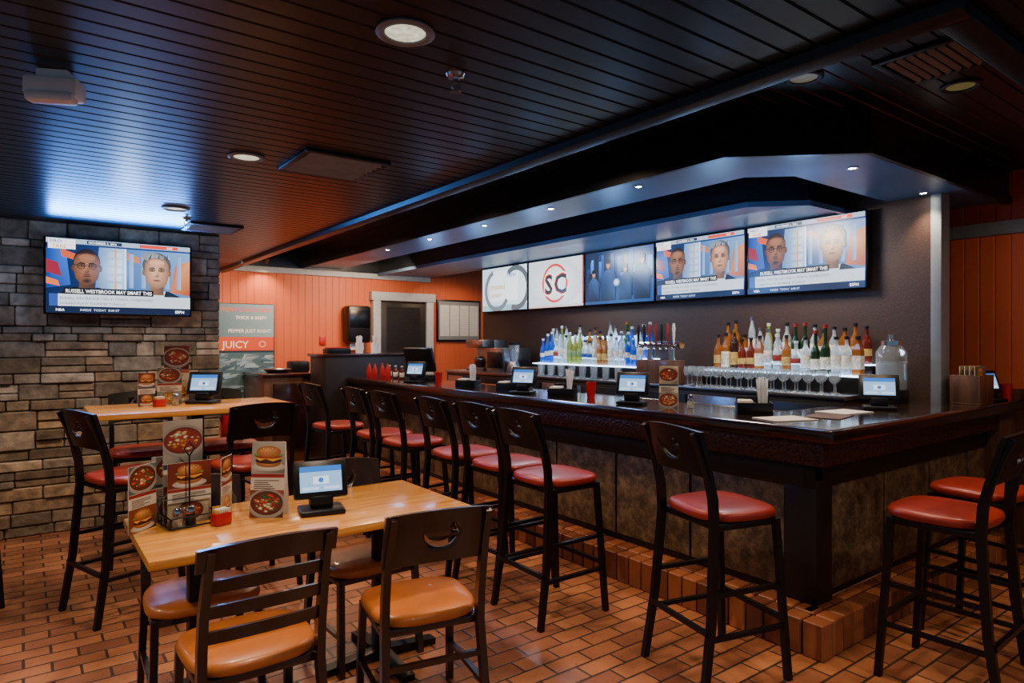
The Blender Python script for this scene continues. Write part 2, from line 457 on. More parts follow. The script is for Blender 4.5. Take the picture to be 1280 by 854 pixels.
# ------------------------------------------------------------ TELEVISIONS
def person(p, cx, cy, s, skin, hair, suit, shirt, glasses=False, grey=False):
    sk = hx(skin); dk = tuple(c*.42 for c in sk); md = tuple(c*.66 for c in sk); hi = tuple(min(1, c*1.12) for c in sk); sh = tuple(c*.45 for c in sk)
    su = hx(suit); sud = tuple(c*.45 for c in su)
    p.fan((cx-.1*s, cy-.42*s), [(cx-.42*s, cy-.66*s), (cx-.40*s, cy-.46*s), (cx-.32*s, cy-.36*s), (cx-.14*s, cy-.26*s), (cx+.14*s, cy-.26*s), (cx+.34*s, cy-.36*s), (cx+.42*s, cy-.47*s), (cx+.44*s, cy-.66*s)], su, sud)
    p.poly([(cx-.1*s, cy-.26*s), (cx+.1*s, cy-.26*s), (cx+.02*s, cy-.6*s)], shirt)
    p.poly([(cx-.11*s, cy-.25*s), (cx-.02*s, cy-.5*s), (cx-.16*s, cy-.4*s)], sud); p.poly([(cx+.11*s, cy-.25*s), (cx+.05*s, cy-.5*s), (cx+.18*s, cy-.4*s)], sud)
    p.poly([(cx-.08*s, cy-.31*s), (cx+.08*s, cy-.31*s), (cx+.08*s, cy-.1*s), (cx-.08*s, cy-.1*s)], [md, sh, sh, md])
    h0 = hx(hair); h1 = tuple(c*.55 for c in h0)
    if grey:
        p.gell(cx, cy+.075*s, .165*s, .165*s, h0, h1, 0, .08*s); p.gell(cx-.05*s, cy+.18*s, .12*s, .055*s, tuple(min(1, c*1.25) for c in h0), h0)
        for q in range(6): p.poly([(cx-.15*s+q*.05*s, cy+.15*s), (cx-.12*s+q*.05*s, cy+.15*s), (cx-.1*s+q*.045*s, cy+.23*s)], h1 if q % 2 else h0)
    else: p.gell(cx, cy+.05*s, .145*s, .172*s, tuple(min(1, c*2) for c in h0), h0, 0, .05*s)
    p.gell(cx-.143*s, cy-.02*s, .022*s, .042*s, md, sh); p.gell(cx+.143*s, cy-.02*s, .022*s, .042*s, md, sh)
    out = [(-.138, .08), (-.14, -.05), (-.118, -.15), (-.075, -.205), (0, -.23), (.075, -.205), (.118, -.15), (.14, -.05), (.138, .08), (.1, .15), (0, .172), (-.1, .15)]
    p.fan((cx-.02*s, cy+.0*s), [(cx+a*s, cy+b*s) for a, b in out], hi, md)
    p.gell(cx, cy+.11*s, .09*s, .045*s, hi, sk)
    for q in (-1, 1): p.gell(cx+q*.055*s, cy+.012*s, .042*s, .024*s, sh, md)
    for q in (-1, 1): p.ell(cx+q*.055*s, cy+.004*s, .016*s, .005*s, tuple(min(1, c*.8+.18) for c in md), adv=(q < 0))
    for q in (-1, 1): p.ell(cx+q*.055*s, cy+.004*s, .008*s, .006*s, '#1a1210', adv=(q < 0))
    for q in (-1, 1): p.poly([(cx+q*.02*s, cy+.034*s), (cx+q*.09*s, cy+.034*s), (cx+q*.095*s, cy+.040*s), (cx+q*.05*s, cy+.050*s), (cx+q*.018*s, cy+.044*s)], h1 if grey else '#120c0a', adv=(q < 0))
    p.poly([(cx-.012*s, cy+.02*s), (cx+.01*s, cy+.02*s), (cx+.032*s, cy-.065*s), (cx-.026*s, cy-.065*s)], [hi, sk, md, sk])
    p.gell(cx, cy-.068*s, .026*s, .008*s, dk, md)
    p.gell(cx, cy-.122*s, .045*s, .014*s, tuple(c*v for c, v in zip(sk, (.7, .5, .5))), md); p.ell(cx, cy-.12*s, .042*s, .0035*s, dk)
    if glasses:
        p.ring(cx-.06*s, cy+.008*s, .036*s, .044*s, '#151515', 16); p.ring(cx+.06*s, cy+.008*s, .036*s, .044*s, '#151515', 16)
        p.rect(cx-.02*s, cy+.010*s, cx+.02*s, cy+.017*s, '#151515'); p.rect(cx-.145*s, cy+.012*s, cx-.1*s, cy+.02*s, '#151515'); p.rect(cx+.1*s, cy+.012*s, cx+.145*s, cy+.02*s, '#151515')
        p.gell(cx, cy-.18*s, .055*s, .035*s, '#1c120e', md); p.ell(cx, cy-.096*s, .042*s, .006*s, '#1c120e')

TW, TH = 1.0, .575
def show():
    p = Pic(1.6, .92, TW/1.6)
    p.grad(0, 0, 1.6, .92, '#0c1a3c', '#18366e')
    p.poly([(0, .3), (.25, .35), (.2, .8), (0, .8)], ['#102a6a', '#1f4a9c', '#2a5cb8', '#12307a']); p.poly([(.0, .5), (.16, .45), (.12, .62), (0, .66)], '#7a2030')
    p.poly([(.0, .36), (.14, .33), (.12, .4), (0, .44)], '#c86030'); p.poly([(.16, .7), (.3, .66), (.3, .74), (.14, .8)], '#b84a28')
    p.poly([(.5, .2), (.83, .2), (.83, .84), (.55, .84)], ['#4a6898', '#7e9ec4', '#98b4d2', '#5a7cb0'])
    for k in range(5): p.grad(.64, .32+k*.1, .80, .39+k*.1, '#7898c0', '#b4c8dc')
    p.rect(.72, .3, .74, .82, '#c87a44')
    p.poly([(.84, .2), (1.6, .2), (1.6, .84), (.84, .84)], ['#2c5084', '#4a6a98', '#6a8cb8', '#3a64a0']); p.poly([(1.36, .3), (1.6, .26), (1.6, .74), (1.42, .66)], ['#b0603a', '#8a4424', '#c88050', '#a85a34'])
    p.poly([(.86, .7), (1.0, .66), (1.0, .74), (.86, .8)], '#b0643c')
    for k in range(5): p.grad(.88+k*.14, .34, .93+k*.14, .78, '#5a7cb0', '#80a0c8')
    p.rect(.83, .2, .85, .84, '#d4dfea')
    person(p, .42, .585, 1.0, '#80523a', '#17110f', '#171820', '#22263a', True)
    person(p, 1.2, .575, 1.02, '#b8866a', '#6c6f76', '#33405a', '#b4c2d2', False, True)
    p.rect(0, .86, 1.6, .92, '#8fa2b8'); p.rect(.02, .79, .30, .91, '#e4e4e4')
    p.text('FIRST', .04, .86, .055, '#123a7a'); p.text('TAKE', .06, .80, .06, '#d36a1c')
    p.rect(.42, .868, .80, .91, '#1c2a46'); p.text('NOVEMBER 3, 2016', .44, .875, .036, '#f0f4fa', maxw=.34)
    p.rect(1.0, .868, 1.45, .91, '#c8382a')
    p.text('LIVE', 1.32, .875, .036, '#ffffff')
    p.rect(.18, .235, 1.16, .315, '#101216'); p.text('RUSSELL WESTBROOK MAY SMART THIS', .20, .252, .064, '#ffffff', maxw=.94, bold=.004)
    p.rect(.1, .085, 1.6, .235, '#b8c0ca'); p.text('RUSSELL WESTBROOK HAD 51 POINTS, 13 REBOUNDS', .14, .17, .042, '#2a3646', maxw=1.3, bold=0)
    p.text('DURANT PLAYS THUNDER TONIGHT', .14, .105, .042, '#2a3646', maxw=1.0, bold=0)
    p.rect(.03, .085, .12, .235, '#27408c')
    p.rect(0, 0, 1.6, .085, '#101a34'); p.text('NBA', .1, .022, .045, '#f0f0f0'); p.text('INSIDE  TODAY  8:00 ET', .35, .026, .04, '#b8c4dc', maxw=.7, bold=0)
    p.text('ESPN', 1.42, .022, .05, '#f2f2f2', maxw=.15)
    return p.mesh('screen_show', m_screen)
def sc():
    p = Pic(1.6, .92, TW/1.6)
    p.grad(0, 0, 1.6, .92, '#b8c4ce', '#c8d2da'); p.gell(.8, .46, .78, .45, '#e6eaee', '#b8c4cc')
    p.rect(1.57, 0, 1.6, .92, '#b8453c'); p.rect(0, .0, 1.6, .04, '#c0a8a4')
    p.ring(.8, .46, .325, .375, '#c2352e', 40)
    for t_, x_ in (('S', .62), ('C', .965)):
        p.text(t_, x_, .245, .58, '#e6eaee', 'c', bold=.05)
    for t_, x_ in (('S', .62), ('C', .965)):
        p.text(t_, x_, .26, .54, '#c4352c', 'c', bold=.03); p.text(t_, x_+.006, .272, .50, '#2c323a', 'c', bold=.02)
    return p.mesh('screen_logo', m_screen)
def promo():
    p = Pic(1.6, .92, TW/1.6)
    p.grad(0, 0, 1.6, .92, '#a8c4d0', '#ccdce4'); p.rect(0, 0, 1.6, .12, '#7ea4b4'); p.grad(.3, .2, 1.3, .85, '#d2dee6', '#e2eaee')
    p.ring(.55, .44, .36, .46, '#5c6a70', a0=110, a1=330); p.ring(1.22, .46, .36, .47, '#4a565c', a0=-110, a1=130)
    p.text('Penn', .92, .7, .16, '#2c5fae', 'l'); p.text('dreaded', .32, .46, .16, '#b98a22', 'l'); p.text('school', .34, .29, .14, '#b98a22', 'l')
    return p.mesh('screen_promo', m_screen)
def concert():
    p = Pic(1.6, .92, TW/1.6)
    p.grad(0, 0, 1.6, .92, '#0a1a38', '#1a3e78'); rn = random.Random(5)
    for k in range(30):
        x = rn.random()*1.5; y = .1+rn.random()*.3; y2 = .5+rn.random()*.4; c = rn.choice(['#1a4c9a', '#2f72c8', '#12306a', '#4a98e0', '#0c1830', '#7a4a30'])
        w_ = .03+rn.random()*.08; p.poly([(x, y), (x+w_, y), (x+w_, y2), (x, y2)], ['#081226', '#081226', c, c])
    for cx, s in ((.22, 1.1), (.58, 1.4), (.98, 1.2), (1.36, 1.45)):
        p.poly([(cx-.12*s, 0), (cx-.13*s, .34*s), (cx-.04*s, .42*s), (cx+.04*s, .42*s), (cx+.13*s, .34*s), (cx+.12*s, 0)], ['#03060c', '#1a3460', '#2c4a80', '#2c4a80', '#1a3460', '#03060c']); p.gell(cx, .48*s, .042*s, .062*s, '#c89878', '#4a2c20'); p.ell(cx, .525*s, .045*s, .032*s, '#0a0808')
    p.gell(.78, .36, .08, .07, '#e0f0ff', '#2a5088'); p.rect(0, 0, 1.6, .05, '#173a6c')
    return p.mesh('screen_concert', m_screen)
mb = MB()
mb.box((-.515, -.0, -.012), (.515, .045, TH+.012), m_bezel, .006); mb.box((-.25, .045, .1), (.25, .085, TH-.1), m_plastic, .004)
me_tvframe = mb.done('tv_frame')
shows = show()
def tv(loc, rz, scr, label, group=None):
    e = root('television', label, 'television', loc, rz, group)
    part(e, 'frame', me_tvframe); part(e, 'screen', scr, 'glowing picture', (0, -.001, 0))
    return e
tv((.638, 6.13, 1.722), 0, shows, 'flat black television showing two show hosts on the stone wall')
scr = [shows, shows, concert(), sc(), promo()]
labs = ['flat television showing two show hosts above the liquor bottles', 'flat television showing two show hosts above the liquor bottles',
        'flat television showing a dark blue crowd scene above the bar', 'flat television showing a red circular letter logo on white', 'flat television showing a pale advert with gold lettering']
for k in range(5):
    tv((5.11, 2.88+k*1.04, 1.912), -90, scr[k], labs[k], 'televisions in a row above the back bar')

# ------------------------------------------------------------ CHAIRS
def seat_mesh(w, d, t, z0, mat, yc=0):
    mb = MB(); i = mb.mi(mat); n = 36; rings = []
    for r, z in ((.93, 0), (.985, .15), (1, .4), (.995, .62), (.97, .84), (.9, .96), (.6, 1.03), (.3, 1.04)):
        ring = []
        for k in range(n):
            a = 2*math.pi*k/n; c, s_ = math.cos(a), math.sin(a)
            e = 2/3.4
            x = math.copysign(abs(c)**e, c)*w/2*r; y = math.copysign(abs(s_)**e, s_)*d/2*r
            x *= 1 + .05*(y/(d/2))
            ring.append(mb.bm.verts.new((x, y+yc, z0+z*t)))
        rings.append(ring)
    for a, b in zip(rings, rings[1:]):
        for k in range(n): mb.face([a[k], a[(k+1) % n], b[(k+1) % n], b[k]], i)
    mb.face(rings[0][::-1], i); mb.face(rings[-1], i)
    return mb.done('seat', 60)

def bent_slab(w, z0, z1, th, mat, ytop, slope, bow=.035, arch=.018, name='backrest', cut=True, nx=20):
    mb = MB(); i = mb.mi(mat); nz = 5; g = {}
    for f, yo in ((0, -th/2), (1, th/2)):
        for a in range(nx+1):
            u = -1+2*a/nx
            for b in range(nz+1):
                t = b/nz
                zb = z0+arch*.8*(1-u*u); zt = z1+arch*(1-u*u)
                z = zb+(zt-zb)*t
                g[f, a, b] = mb.bm.verts.new((u*w/2, ytop+slope*(z-z1)-bow*(1-u*u)+yo, z))
    for a in range(nx):
        for b in range(nz):
            mb.face([g[0, a, b], g[0, a+1, b], g[0, a+1, b+1], g[0, a, b+1]], i)
            mb.face([g[1, a, b+1], g[1, a+1, b+1], g[1, a+1, b], g[1, a, b]], i)
        mb.face([g[0, a, 0], g[1, a, 0], g[1, a+1, 0], g[0, a+1, 0]], i); mb.face([g[0, a, nz], g[0, a+1, nz], g[1, a+1, nz], g[1, a, nz]], i)
    for b in range(nz):
        mb.face([g[0, 0, b], g[0, 0, b+1], g[1, 0, b+1], g[1, 0, b]], i); mb.face([g[0, nx, b], g[1, nx, b], g[1, nx, b+1], g[0, nx, b+1]], i)
    me = mb.done(name)
    if not cut: return me
    zc = (z0+z1)/2+.012
    def cutter(pts):
        m2 = MB(); j = m2.mi(mat)
        A = [m2.bm.verts.new((x, ytop-.2, zc+z)) for x, z in pts]; B = [m2.bm.verts.new((x, ytop+.2, zc+z)) for x, z in pts]
        m2.face(A, j); m2.face(B[::-1], j)
        for k in range(len(pts)): m2.face([A[k], B[k], B[(k+1) % len(pts)], A[(k+1) % len(pts)]], j)
        return m2.done('cut')
    # tapered chilli pod (pointed tip on one side, thick shoulder on the other) with calyx and bent stem
    lo, hi_ = [], []
    for k in range(13):
        t = k/12; a = math.radians(176+t*150); R0 = .066
        th_ = .001+.019*math.sin(min(1, t*1.12)*math.pi*.56)
        if t > .9: th_ *= .8
        cx_, cz_ = R0*math.cos(a), .05*math.sin(a)+.022
        nx_, nz_ = math.cos(a), math.sin(a)
        lo.append((cx_+nx_*th_*.75, cz_+nz_*th_*.75)); hi_.append((cx_-nx_*th_*.75, cz_-nz_*th_*.75))
    pod = lo+hi_[::-1]
    stem = [(.034, .022), (.052, .018), (.070, .012), (.066, .024), (.058, .028), (.052, .046), (.036, .054), (.034, .046), (.045, .040), (.048, .029)]
    so = bpy.data.objects.new('tmp', me); COL.objects.link(so); cs = []
    for c in (pod, stem):
        co = bpy.data.objects.new('c', cutter(c)); COL.objects.link(co); cs.append(co)
        md = so.modifiers.new('b', 'BOOLEAN'); md.operation = 'DIFFERENCE'; md.object = co; md.solver = 'EXACT'
    dg = bpy.context.evaluated_depsgraph_get(); dg.update()
    res = bpy.data.meshes.new_from_object(so.evaluated_get(dg)); res.name = name
    for o in cs+[so]: bpy.data.objects.remove(o)
    if len(res.polygons) < 20: return me
    return res

def chair_proto(sh, top, seatmat, frame, style, w=.42, tall=False):
    hw = w/2-.025; P = []
    P.append(('seat', seat_mesh(w, .40, .046, sh-.046, seatmat, .01)))
    mb = MB(); mb.box((-hw-.01, -.17, sh-.075), (hw+.01, .17, sh-.046), frame, .004); P.append(('seat_frame', mb.done('seat_frame')))
    lean = -.27; sp = .03 if tall else .012
    for q in (-1, 1):
        mb = MB(); mb.sweep([(q*(hw+sp), .19+sp*.6, 0), (q*hw, .165, sh-.05)], .028, .028, frame); P.append(('leg', mb.done('leg')))
    for q in (-1, 1):
        pts = [(q*(hw+sp), -.235-sp*.6, 0), (q*(hw+sp*.6), -.205, sh*.4), (q*hw, -.175, sh-.06), (q*hw, -.182, sh+.06), (q*hw, -.205, sh+(top-sh)*.45), (q*hw*.98, -.24, sh+(top-sh)*.75), (q*hw*.96, lean-.01, top-.005)]
        mb = MB(); mb.sweep(pts, .028, .034, frame, ws=[.9, 1, 1.05, 1.05, 1, .95, .8]); P.append(('leg', mb.done('leg'), 'rear leg rising into back post'))
    if style == 'slab':
        P.append(('backrest', bent_slab(w*.97, top-.205, top, .02, frame, lean+.012, -.3, .03)))
    else:
        P.append(('backrest', bent_slab(w*1.02, top-.075, top, .022, frame, lean+.01, -.3, .035, .02, cut=False)))
        for k in range(3):
            zz = top-.15-k*.085; yy = -.182-(.27-.182)*((zz-sh)/(top-sh))**1.3
            P.append(('slat', bent_slab(w*.9, zz, zz+.042, .014, frame, yy, -.25, .032, .012, 'slat', cut=False)))
    def stretch(z, kinds):
        t = z/(sh-.06); fx = hw+sp*(1-t); fy = .19+sp*.6-(.025+sp*.6)*t; by = -.235-sp*.6+(.06+sp*.6)*t
        for kd in kinds:
            mb = MB()
            if kd == 'L': mb.sweep([(-fx, by+.01, z), (-fx, fy, z)], .018, .022, frame, ref=(0, 0, 1))
            if kd == 'R': mb.sweep([(fx, by+.01, z), (fx, fy, z)], .018, .022, frame, ref=(0, 0, 1))
            if kd == 'F': mb.sweep([(-fx, fy, z+.03), (fx, fy, z+.03)], .022, .02, frame, ref=(0, 0, 1))
            if kd == 'B': mb.sweep([(-fx, by, z+.03), (fx, by, z+.03)], .022, .018, frame, ref=(0, 0, 1))
            P.append(('footrest' if kd == 'F' else 'stretcher', mb.done('stretcher')))
    if tall: stretch(.24, 'LRFB'); stretch(.42, 'LR')
    else: stretch(.17, 'LR'); stretch(.26, 'B')
    return P
p_stool = chair_proto(.765, 1.12, m_red, m_black, 'slab', tall=True)
p_slab = chair_proto(.47, .87, m_tan, m_chairwood, 'slab', w=.43)
p_ladder = chair_proto(.47, .87, m_tan, m_chairwood, 'ladder', w=.43)

g = 'bar stools along the counter'
lab = 'tall black bar stool with red vinyl seat at bar counter'
for x, y, r in ((2.57, 1.86, -104), (2.40, 2.84, -91), (2.43, 3.31, -89), (2.42, 3.80, -91), (2.38, 4.48, -86), (2.38, 4.98, -90), (2.28, 5.72, -84), (3.30, 1.18, 2), (3.95, 1.25, -4)):
    inst(p_stool, 'bar_stool', lab, 'stool', (x, y, 0), r, g)
g = 'bar stools around the high table'
lab = 'tall black bar stool with red vinyl seat at high oak table'
for x, y, r in ((.48, 4.30, -72), (1.14, 4.27, 4), (.68, 5.22, 178), (1.2, 5.2, 184), (-.34, 4.85, -80)):
    inst(p_stool, 'bar_stool', lab, 'stool', (x, y, 0), r, g)
g = 'dining chairs around the low table'
inst(p_ladder, 'dining_chair', 'dark wood ladder-back dining chair with tan vinyl seat', 'chair', (.635, 2.40, 0), 0, g)
inst(p_slab, 'dining_chair', 'dark dining chair with pepper cutout back and tan seat', 'chair', (1.29, 2.36, 0), -11, g)
lab = 'dark dining chair with tan seat tucked under oak table'
inst(p_slab, 'dining_chair', lab, 'chair', (.60, 3.0, 0), 178, g)
inst(p_slab, 'dining_chair', lab, 'chair', (1.33, 3.0, 0), 182, g)

# ------------------------------------------------------------ TABLES
def table(x0, y0, x1, y1, h, cols, name, label):
    cx, cy = (x0+x1)/2, (y0+y1)/2; w, d = (x1-x0)/2, (y1-y0)/2
    e = root(name, label, 'table', (cx, cy, 0))
    mb = MB(); mb.box((-w, -d, h-.035), (w, d, h), m_oak, .006); part(e, 'tabletop', mb.done('top'), 'honey-coloured oak top')
    for cxx in cols:
        mb = MB(); q = cxx-cx
        mb.box((q-.035, -.035, .03), (q+.035, .035, h-.05), m_black, .005); mb.box((q-.16, -.16, h-.055), (q+.16, .16, h-.035), m_black, .003)
        part(e, 'column', mb.done('column'), 'black steel column')
        mb = MB()
        for a in (0, 90, 180, 270):
            T = Matrix.Translation((q, 0, 0)) @ Matrix.Rotation(math.radians(a), 4, 'Z')
            tmp = MB(); tmp.sweep([(0, 0, .04), (.28, 0, .015)], .06, .03, m_black, ref=(0, 1, 0)); i = mb.mi(m_black); mb.merge(tmp.bm, i, T)
        part(e, 'base', mb.done('base'), 'black cross base')
table(.34, 2.52, 1.65, 3.21, .75, (.56, 1.36), 'dining_table', 'low rectangular oak dining table with black pedestal legs')
table(.32, 4.5, 1.52, 5.2, 1.07, (.95,), 'high_table', 'high rectangular oak pub table beside the stone wall')

# ------------------------------------------------------------ BAR COUNTER
e = root('bar_counter', 'long dark wood bar counter with patina panels and brick footing', 'bar counter', (3.2, 1.75, 0))
O = Vector((3.2, 1.75, 0))
def bpart(name, mb, label=None):
    me = mb.done(name); me.transform(Matrix.Translation(-O)); return part(e, name, me, label)
YE = 7.4
mb = MB(); mb.prism([(3.1, 1.61), (5.83, 1.61), (5.83, 1.86), (5.15, 1.86), (5.15, 2.25), (3.75, 2.25), (3.75, YE), (3.1, YE)], 1.03, 1.068, m_bartop); bpart('countertop', mb, 'glossy dark wood top')
mb = MB()
mb.box((3.075, 1.582, 1.005), (3.125, YE, 1.076), m_mahog, .018); mb.box((3.0755, 1.582, 1.005), (5.83, 1.632, 1.076), m_mahog, .018)
bpart('edge_rail', mb, 'rounded mahogany edge')
mb = MB(); mb.box((3.115, 1.65, .885), (3.165, YE, 1.01), m_hammer, .004); mb.box((3.115, 1.65, .885), (5.5, 1.70, 1.01), m_hammer, .004); bpart('apron', mb, 'hammered copper apron')
mb = MB(); mb.box((3.17, 1.72, .76), (3.24, YE, .90), m_darkbox, .004); mb.box((3.17, 1.72, .76), (5.5, 1.79, .90), m_darkbox, .004); bpart('frieze', mb)
mb = MB(); mb.box((3.2, 1.745, .18), (3.4, YE, .80), m_darkbox); mb.box((3.2, 1.745, .18), (5.5, 1.95, .80), m_darkbox); mb.box((3.24, 1.8, .8), (3.4, YE, 1.03), m_darkbox); mb.box((3.24, 1.8, .8), (5.5, 1.95, 1.03), m_darkbox); bpart('body', mb)
y = 1.90
while y < YE-.1:
    y2 = min(y+.61, YE); mb = MB(); mb.box((3.188, y, .22), (3.2, y2-.018, .76), m_patina, .002); bpart('panel', mb, 'mottled gold-brown patina panel'); y = y2
x = 3.34
while x < 5.4:
    x2 = min(x+.61, 5.5); mb = MB(); mb.box((x, 1.733, .22), (x2-.018, 1.745, .76), m_patina, .002); bpart('panel', mb, 'mottled gold-brown patina panel'); x = x2
mb = MB(); mb.box((3.172, 1.717, .17), (3.33, 1.89, .80), m_darkbox, .004); bpart('post', mb, 'plain dark square corner post')
mb = MB(); mb.box((5.5, 1.64, 0), (5.8, 1.86, 1.03), m_brownwood, .005); bpart('end_panel', mb, 'brown wood end panel')
rn = random.Random(9); bx = []
def bc(): return mixc('#6c3c28', '#b46c44', rn.random())
y = 1.695
while y < YE-.06:
    bx.append(((2.985, y, 0), (3.08, y+.092, .172), bc())); bx.append(((3.086, y, .12), (3.2, y+.092, .176), bc())); y += .102
x = 3.09
while x < 5.42:
    bx.append(((x, 1.585, 0), (x+.092, 1.68, .172), bc())); bx.append(((x, 1.686, .12), (x+.092, 1.745, .176), bc())); x += .102
bx.append(((2.985, 1.585, 0), (3.08, 1.685, .172), bc()))
bx.append(((3.0, 1.60, 0), (3.2, YE, .162), '#2c221d')); bx.append(((3.0, 1.60, 0), (5.46, 1.745, .162), '#2c221d'))
me = attr_boxes('brick_footing', bx, m_brickv, .006); me.transform(Matrix.Translation(-O)); part(e, 'brick_footing', me, 'terracotta brick plinth')

mb = MB(); mb.box((2.82, 7.42, 0), (4.0, 7.92, 1.32), m_darkbox, .006); mb.box((2.79, 7.405, 1.32), (4.03, 7.95, 1.355), m_mahog, .008)
single('service_stand', mb.done('service_stand'), 'dark wood service stand at the end of the bar', 'cabinet')
mb = MB(); mb.box((2.35, 8.2, 0), (3.1, 9.12, 1.06), m_brownwood, .006); mb.box((2.33, 8.18, 1.06), (3.12, 9.13, 1.1), m_mahog, .006)
mb.box((2.45, 8.185, .12), (3.0, 8.2, .98), m_mahog, .006)
single('side_cabinet', mb.done('side_cabinet'), 'brown wood side cabinet against the orange wall', 'cabinet')

# ------------------------------------------------------------ BACK BAR
e = root('back_bar_cabinet', 'dark back bar cabinet with stainless top below the televisions', 'cabinet', (4.85, 2.27, 0))
mb = MB(); mb.box((-.28, 0, 0), (.34, 5.33, 1.09), m_darkbox, .004); part(e, 'body', mb.done('body'))
mb = MB(); mb.box((-.30, -.01, 1.09), (.34, 5.33, 1.12), m_steel, .005); part(e, 'worktop', mb.done('top'), 'stainless steel top')
for k in range(8):
    mb = MB(); mb.box((-.30, .03+k*.66, .15), (-.281, .65+k*.66, 1.05), m_steel if k % 3 == 1 else m_plastic, .004)
    d = part(e, 'door', mb.done('door'))
    mb = MB(); mb.tube([(-.33, .1+k*.66, .98), (-.33, .58+k*.66, .98)], .008, m_chrome); mb.tube([(-.33, .12+k*.66, .98), (-.29, .12+k*.66, .98)], .006, m_chrome); mb.tube([(-.33, .56+k*.66, .98), (-.29, .56+k*.66, .98)], .006, m_chrome)
    part(d, 'handle', mb.done('handle'))
def riser(y0, y1, label, glow):
    e = root('bottle_shelf', label, 'shelf', (5.0, y0, 1.12))
    L = y1-y0
    mb = MB(); mb.box((-.14, 0, 0), (.19, L, .12), m_plastic, .003); mb.box((.02, 0, .12), (.19, L, .20), m_plastic, .003); part(e, 'body', mb.done('b'))
    mb = MB(); mb.box((-.142, .01, .117), (.018, L-.01, .128), m_lightshelf, .002); part(e, 'lit_step', mb.done('l'), 'glowing white shelf step')
    mb = MB(); mb.box((.016, .01, .199), (.17, L-.01, .208), m_lightshelf, .002); part(e, 'lit_step', mb.done('l'), 'glowing white shelf step')
    if glow:
        mb = MB(); mb.box((.172, .15, .208), (.19, L-.25, .44), m_backglow, .002); part(e, 'lit_back_panel', mb.done('lb'), 'glowing blue-white back panel')
riser(2.29, 3.68, 'stepped lit shelf full of liquor bottles on back bar', False)
riser(4.42, 6.12, 'stepped lit shelf of bottles beside the beer taps', True)

def bottle_proto(r, h, shoulder, neck, glass, cap, label_col, lz=(.16, .5), n=16, square=False):
    P = []
    mb = MB(); prof = [(0, 0), (r*.9, 0), (r, .008), (r, h*shoulder), (r*.9, h*(shoulder+.05)), (neck*1.15, h*(shoulder+.17)), (neck, h*(shoulder+.24)), (neck, h*.93), (0, h*.93)]
    mb.lathe(prof, glass, 4 if square else n)
    P.append(('glass_body', mb.done('glass_body', 30)))
    mb = MB(); mb.lathe([(0, h*.92), (neck*1.3, h*.92), (neck*1.3, h), (0, h)], cap, 12); P.append(('cap', mb.done('cap')))
    mb = MB(); mb.lathe([(r+.0008, h*lz[0]), (r+.0014, h*lz[0]+.001), (r+.0014, h*lz[1]), (r+.0008, h*lz[1]+.001)], label_col, 4 if square else n); P.append(('paper_label', mb.done('lab')))
    return P
l_white = M('label_white', '#d8d0bc', .6, 0, .35, 60); l_yel = M('label_yellow', '#c09a50', .6, 0, .35, 60); l_red = M('label_red', '#8c2824', .6, 0, .3, 60); l_blk = M('label_black', '#1a1a1c', .5); l_blue = M('label_blue', '#2b4a8c', .5, 0, .3, 60); l_grn = M('label_green', '#7a8e5a', .6, 0, .3, 60)
c_blk = M('cap_black', '#151515', .4); c_red = M('cap_red', '#8c2018', .4); c_wht = M('cap_white', '#c8c8c8', .4)
kinds = [
 (bottle_proto(.036, .33, .58, .013, m_bclear, c_blk, l_white), 'clear glass liquor bottle with white label'),
 (bottle_proto(.037, .33, .58, .013, m_amber, c_blk, l_yel, (.2, .42)), 'amber whiskey bottle with yellow label'),
 (bottle_proto(.036, .36, .50, .013, m_green, m_gold, l_white, (.12, .36)), 'green glass bottle with white label'),
 (bottle_proto(.038, .30, .60, .014, m_amber, c_blk, l_white, (.1, .5)), 'brown liquor bottle with white label'),
 (bottle_proto(.033, .39, .60, .012, m_olive, c_wht, l_grn, (.25, .45)), 'tall yellow-green liqueur bottle'),
 (bottle_proto(.044, .27, .62, .014, m_amber, c_blk, l_white, square=True), 'square amber bourbon bottle with white label'),
 (bottle_proto(.036, .34, .56, .013, m_blueg, c_wht, l_white, (.25, .4)), 'vivid blue glass bottle with white label'),
 (bottle_proto(.036, .36, .48, .013, m_dkgreen, c_red, l_white, (.1, .34)), 'dark green wine bottle with white label'),
 (bottle_proto(.036, .32, .58, .013, m_redliq, c_blk, l_yel, (.22, .4)), 'red liqueur bottle with yellow label'),
 (bottle_proto(.038, .27, .62, .015, m_bclear, c_blk, l_blue, (.3, .45)), 'squat clear tequila bottle with blue label'),
 (bottle_proto(.037, .31, .52, .014, m_bclear, c_wht, l_red, (.3, .45)), 'clear rum bottle with red label'),
 (bottle_proto(.038, .32, .64, .013, m_dark, m_gold, l_yel, (.15, .45)), 'dark liquor bottle with yellow label'),
 (bottle_proto(.030, .35, .66, .012, m_bclear, m_chrome, l_white, (.3, .5)), 'slim clear vodka bottle with silver cap'),
]
rn = random.Random(11)
seqR = [5, 1, 11, 3, 8, 1, 5, 12, 1, 10, 4, 0, 2, 7, 4, 0]
seqL = [6, 6, 9, 10, 6, 0, 12, 4, 0, 9, 12, 1, 0, 10, 5, 12, 2]
def fill(y0, y1, seq, g):
    n = int((y1-y0)/.0805)
    for row, (x, z) in enumerate(((4.935, 1.2485), (5.10, 1.3285))):
        for k in range(n):
            kd = seq[(len(seq)-1-int(k*len(seq)/n)+row*3+rn.randrange(3)) % len(seq)]
            if seq is seqL and k < 4: kd = 6 if (k+row) % 3 else 12
            p, lab = kinds[kd]
            inst(p, 'liquor_bottle', lab+' on back bar', 'bottle', (x+rn.uniform(-.006, .006), y0+.045+k*(y1-y0-.06)/n+row*.015, z), 45 if kd == 5 else rn.uniform(0, 360), g, rn.uniform(.82, 1.12))
fill(2.31, 3.66, seqR, 'liquor bottles on the back bar shelf')
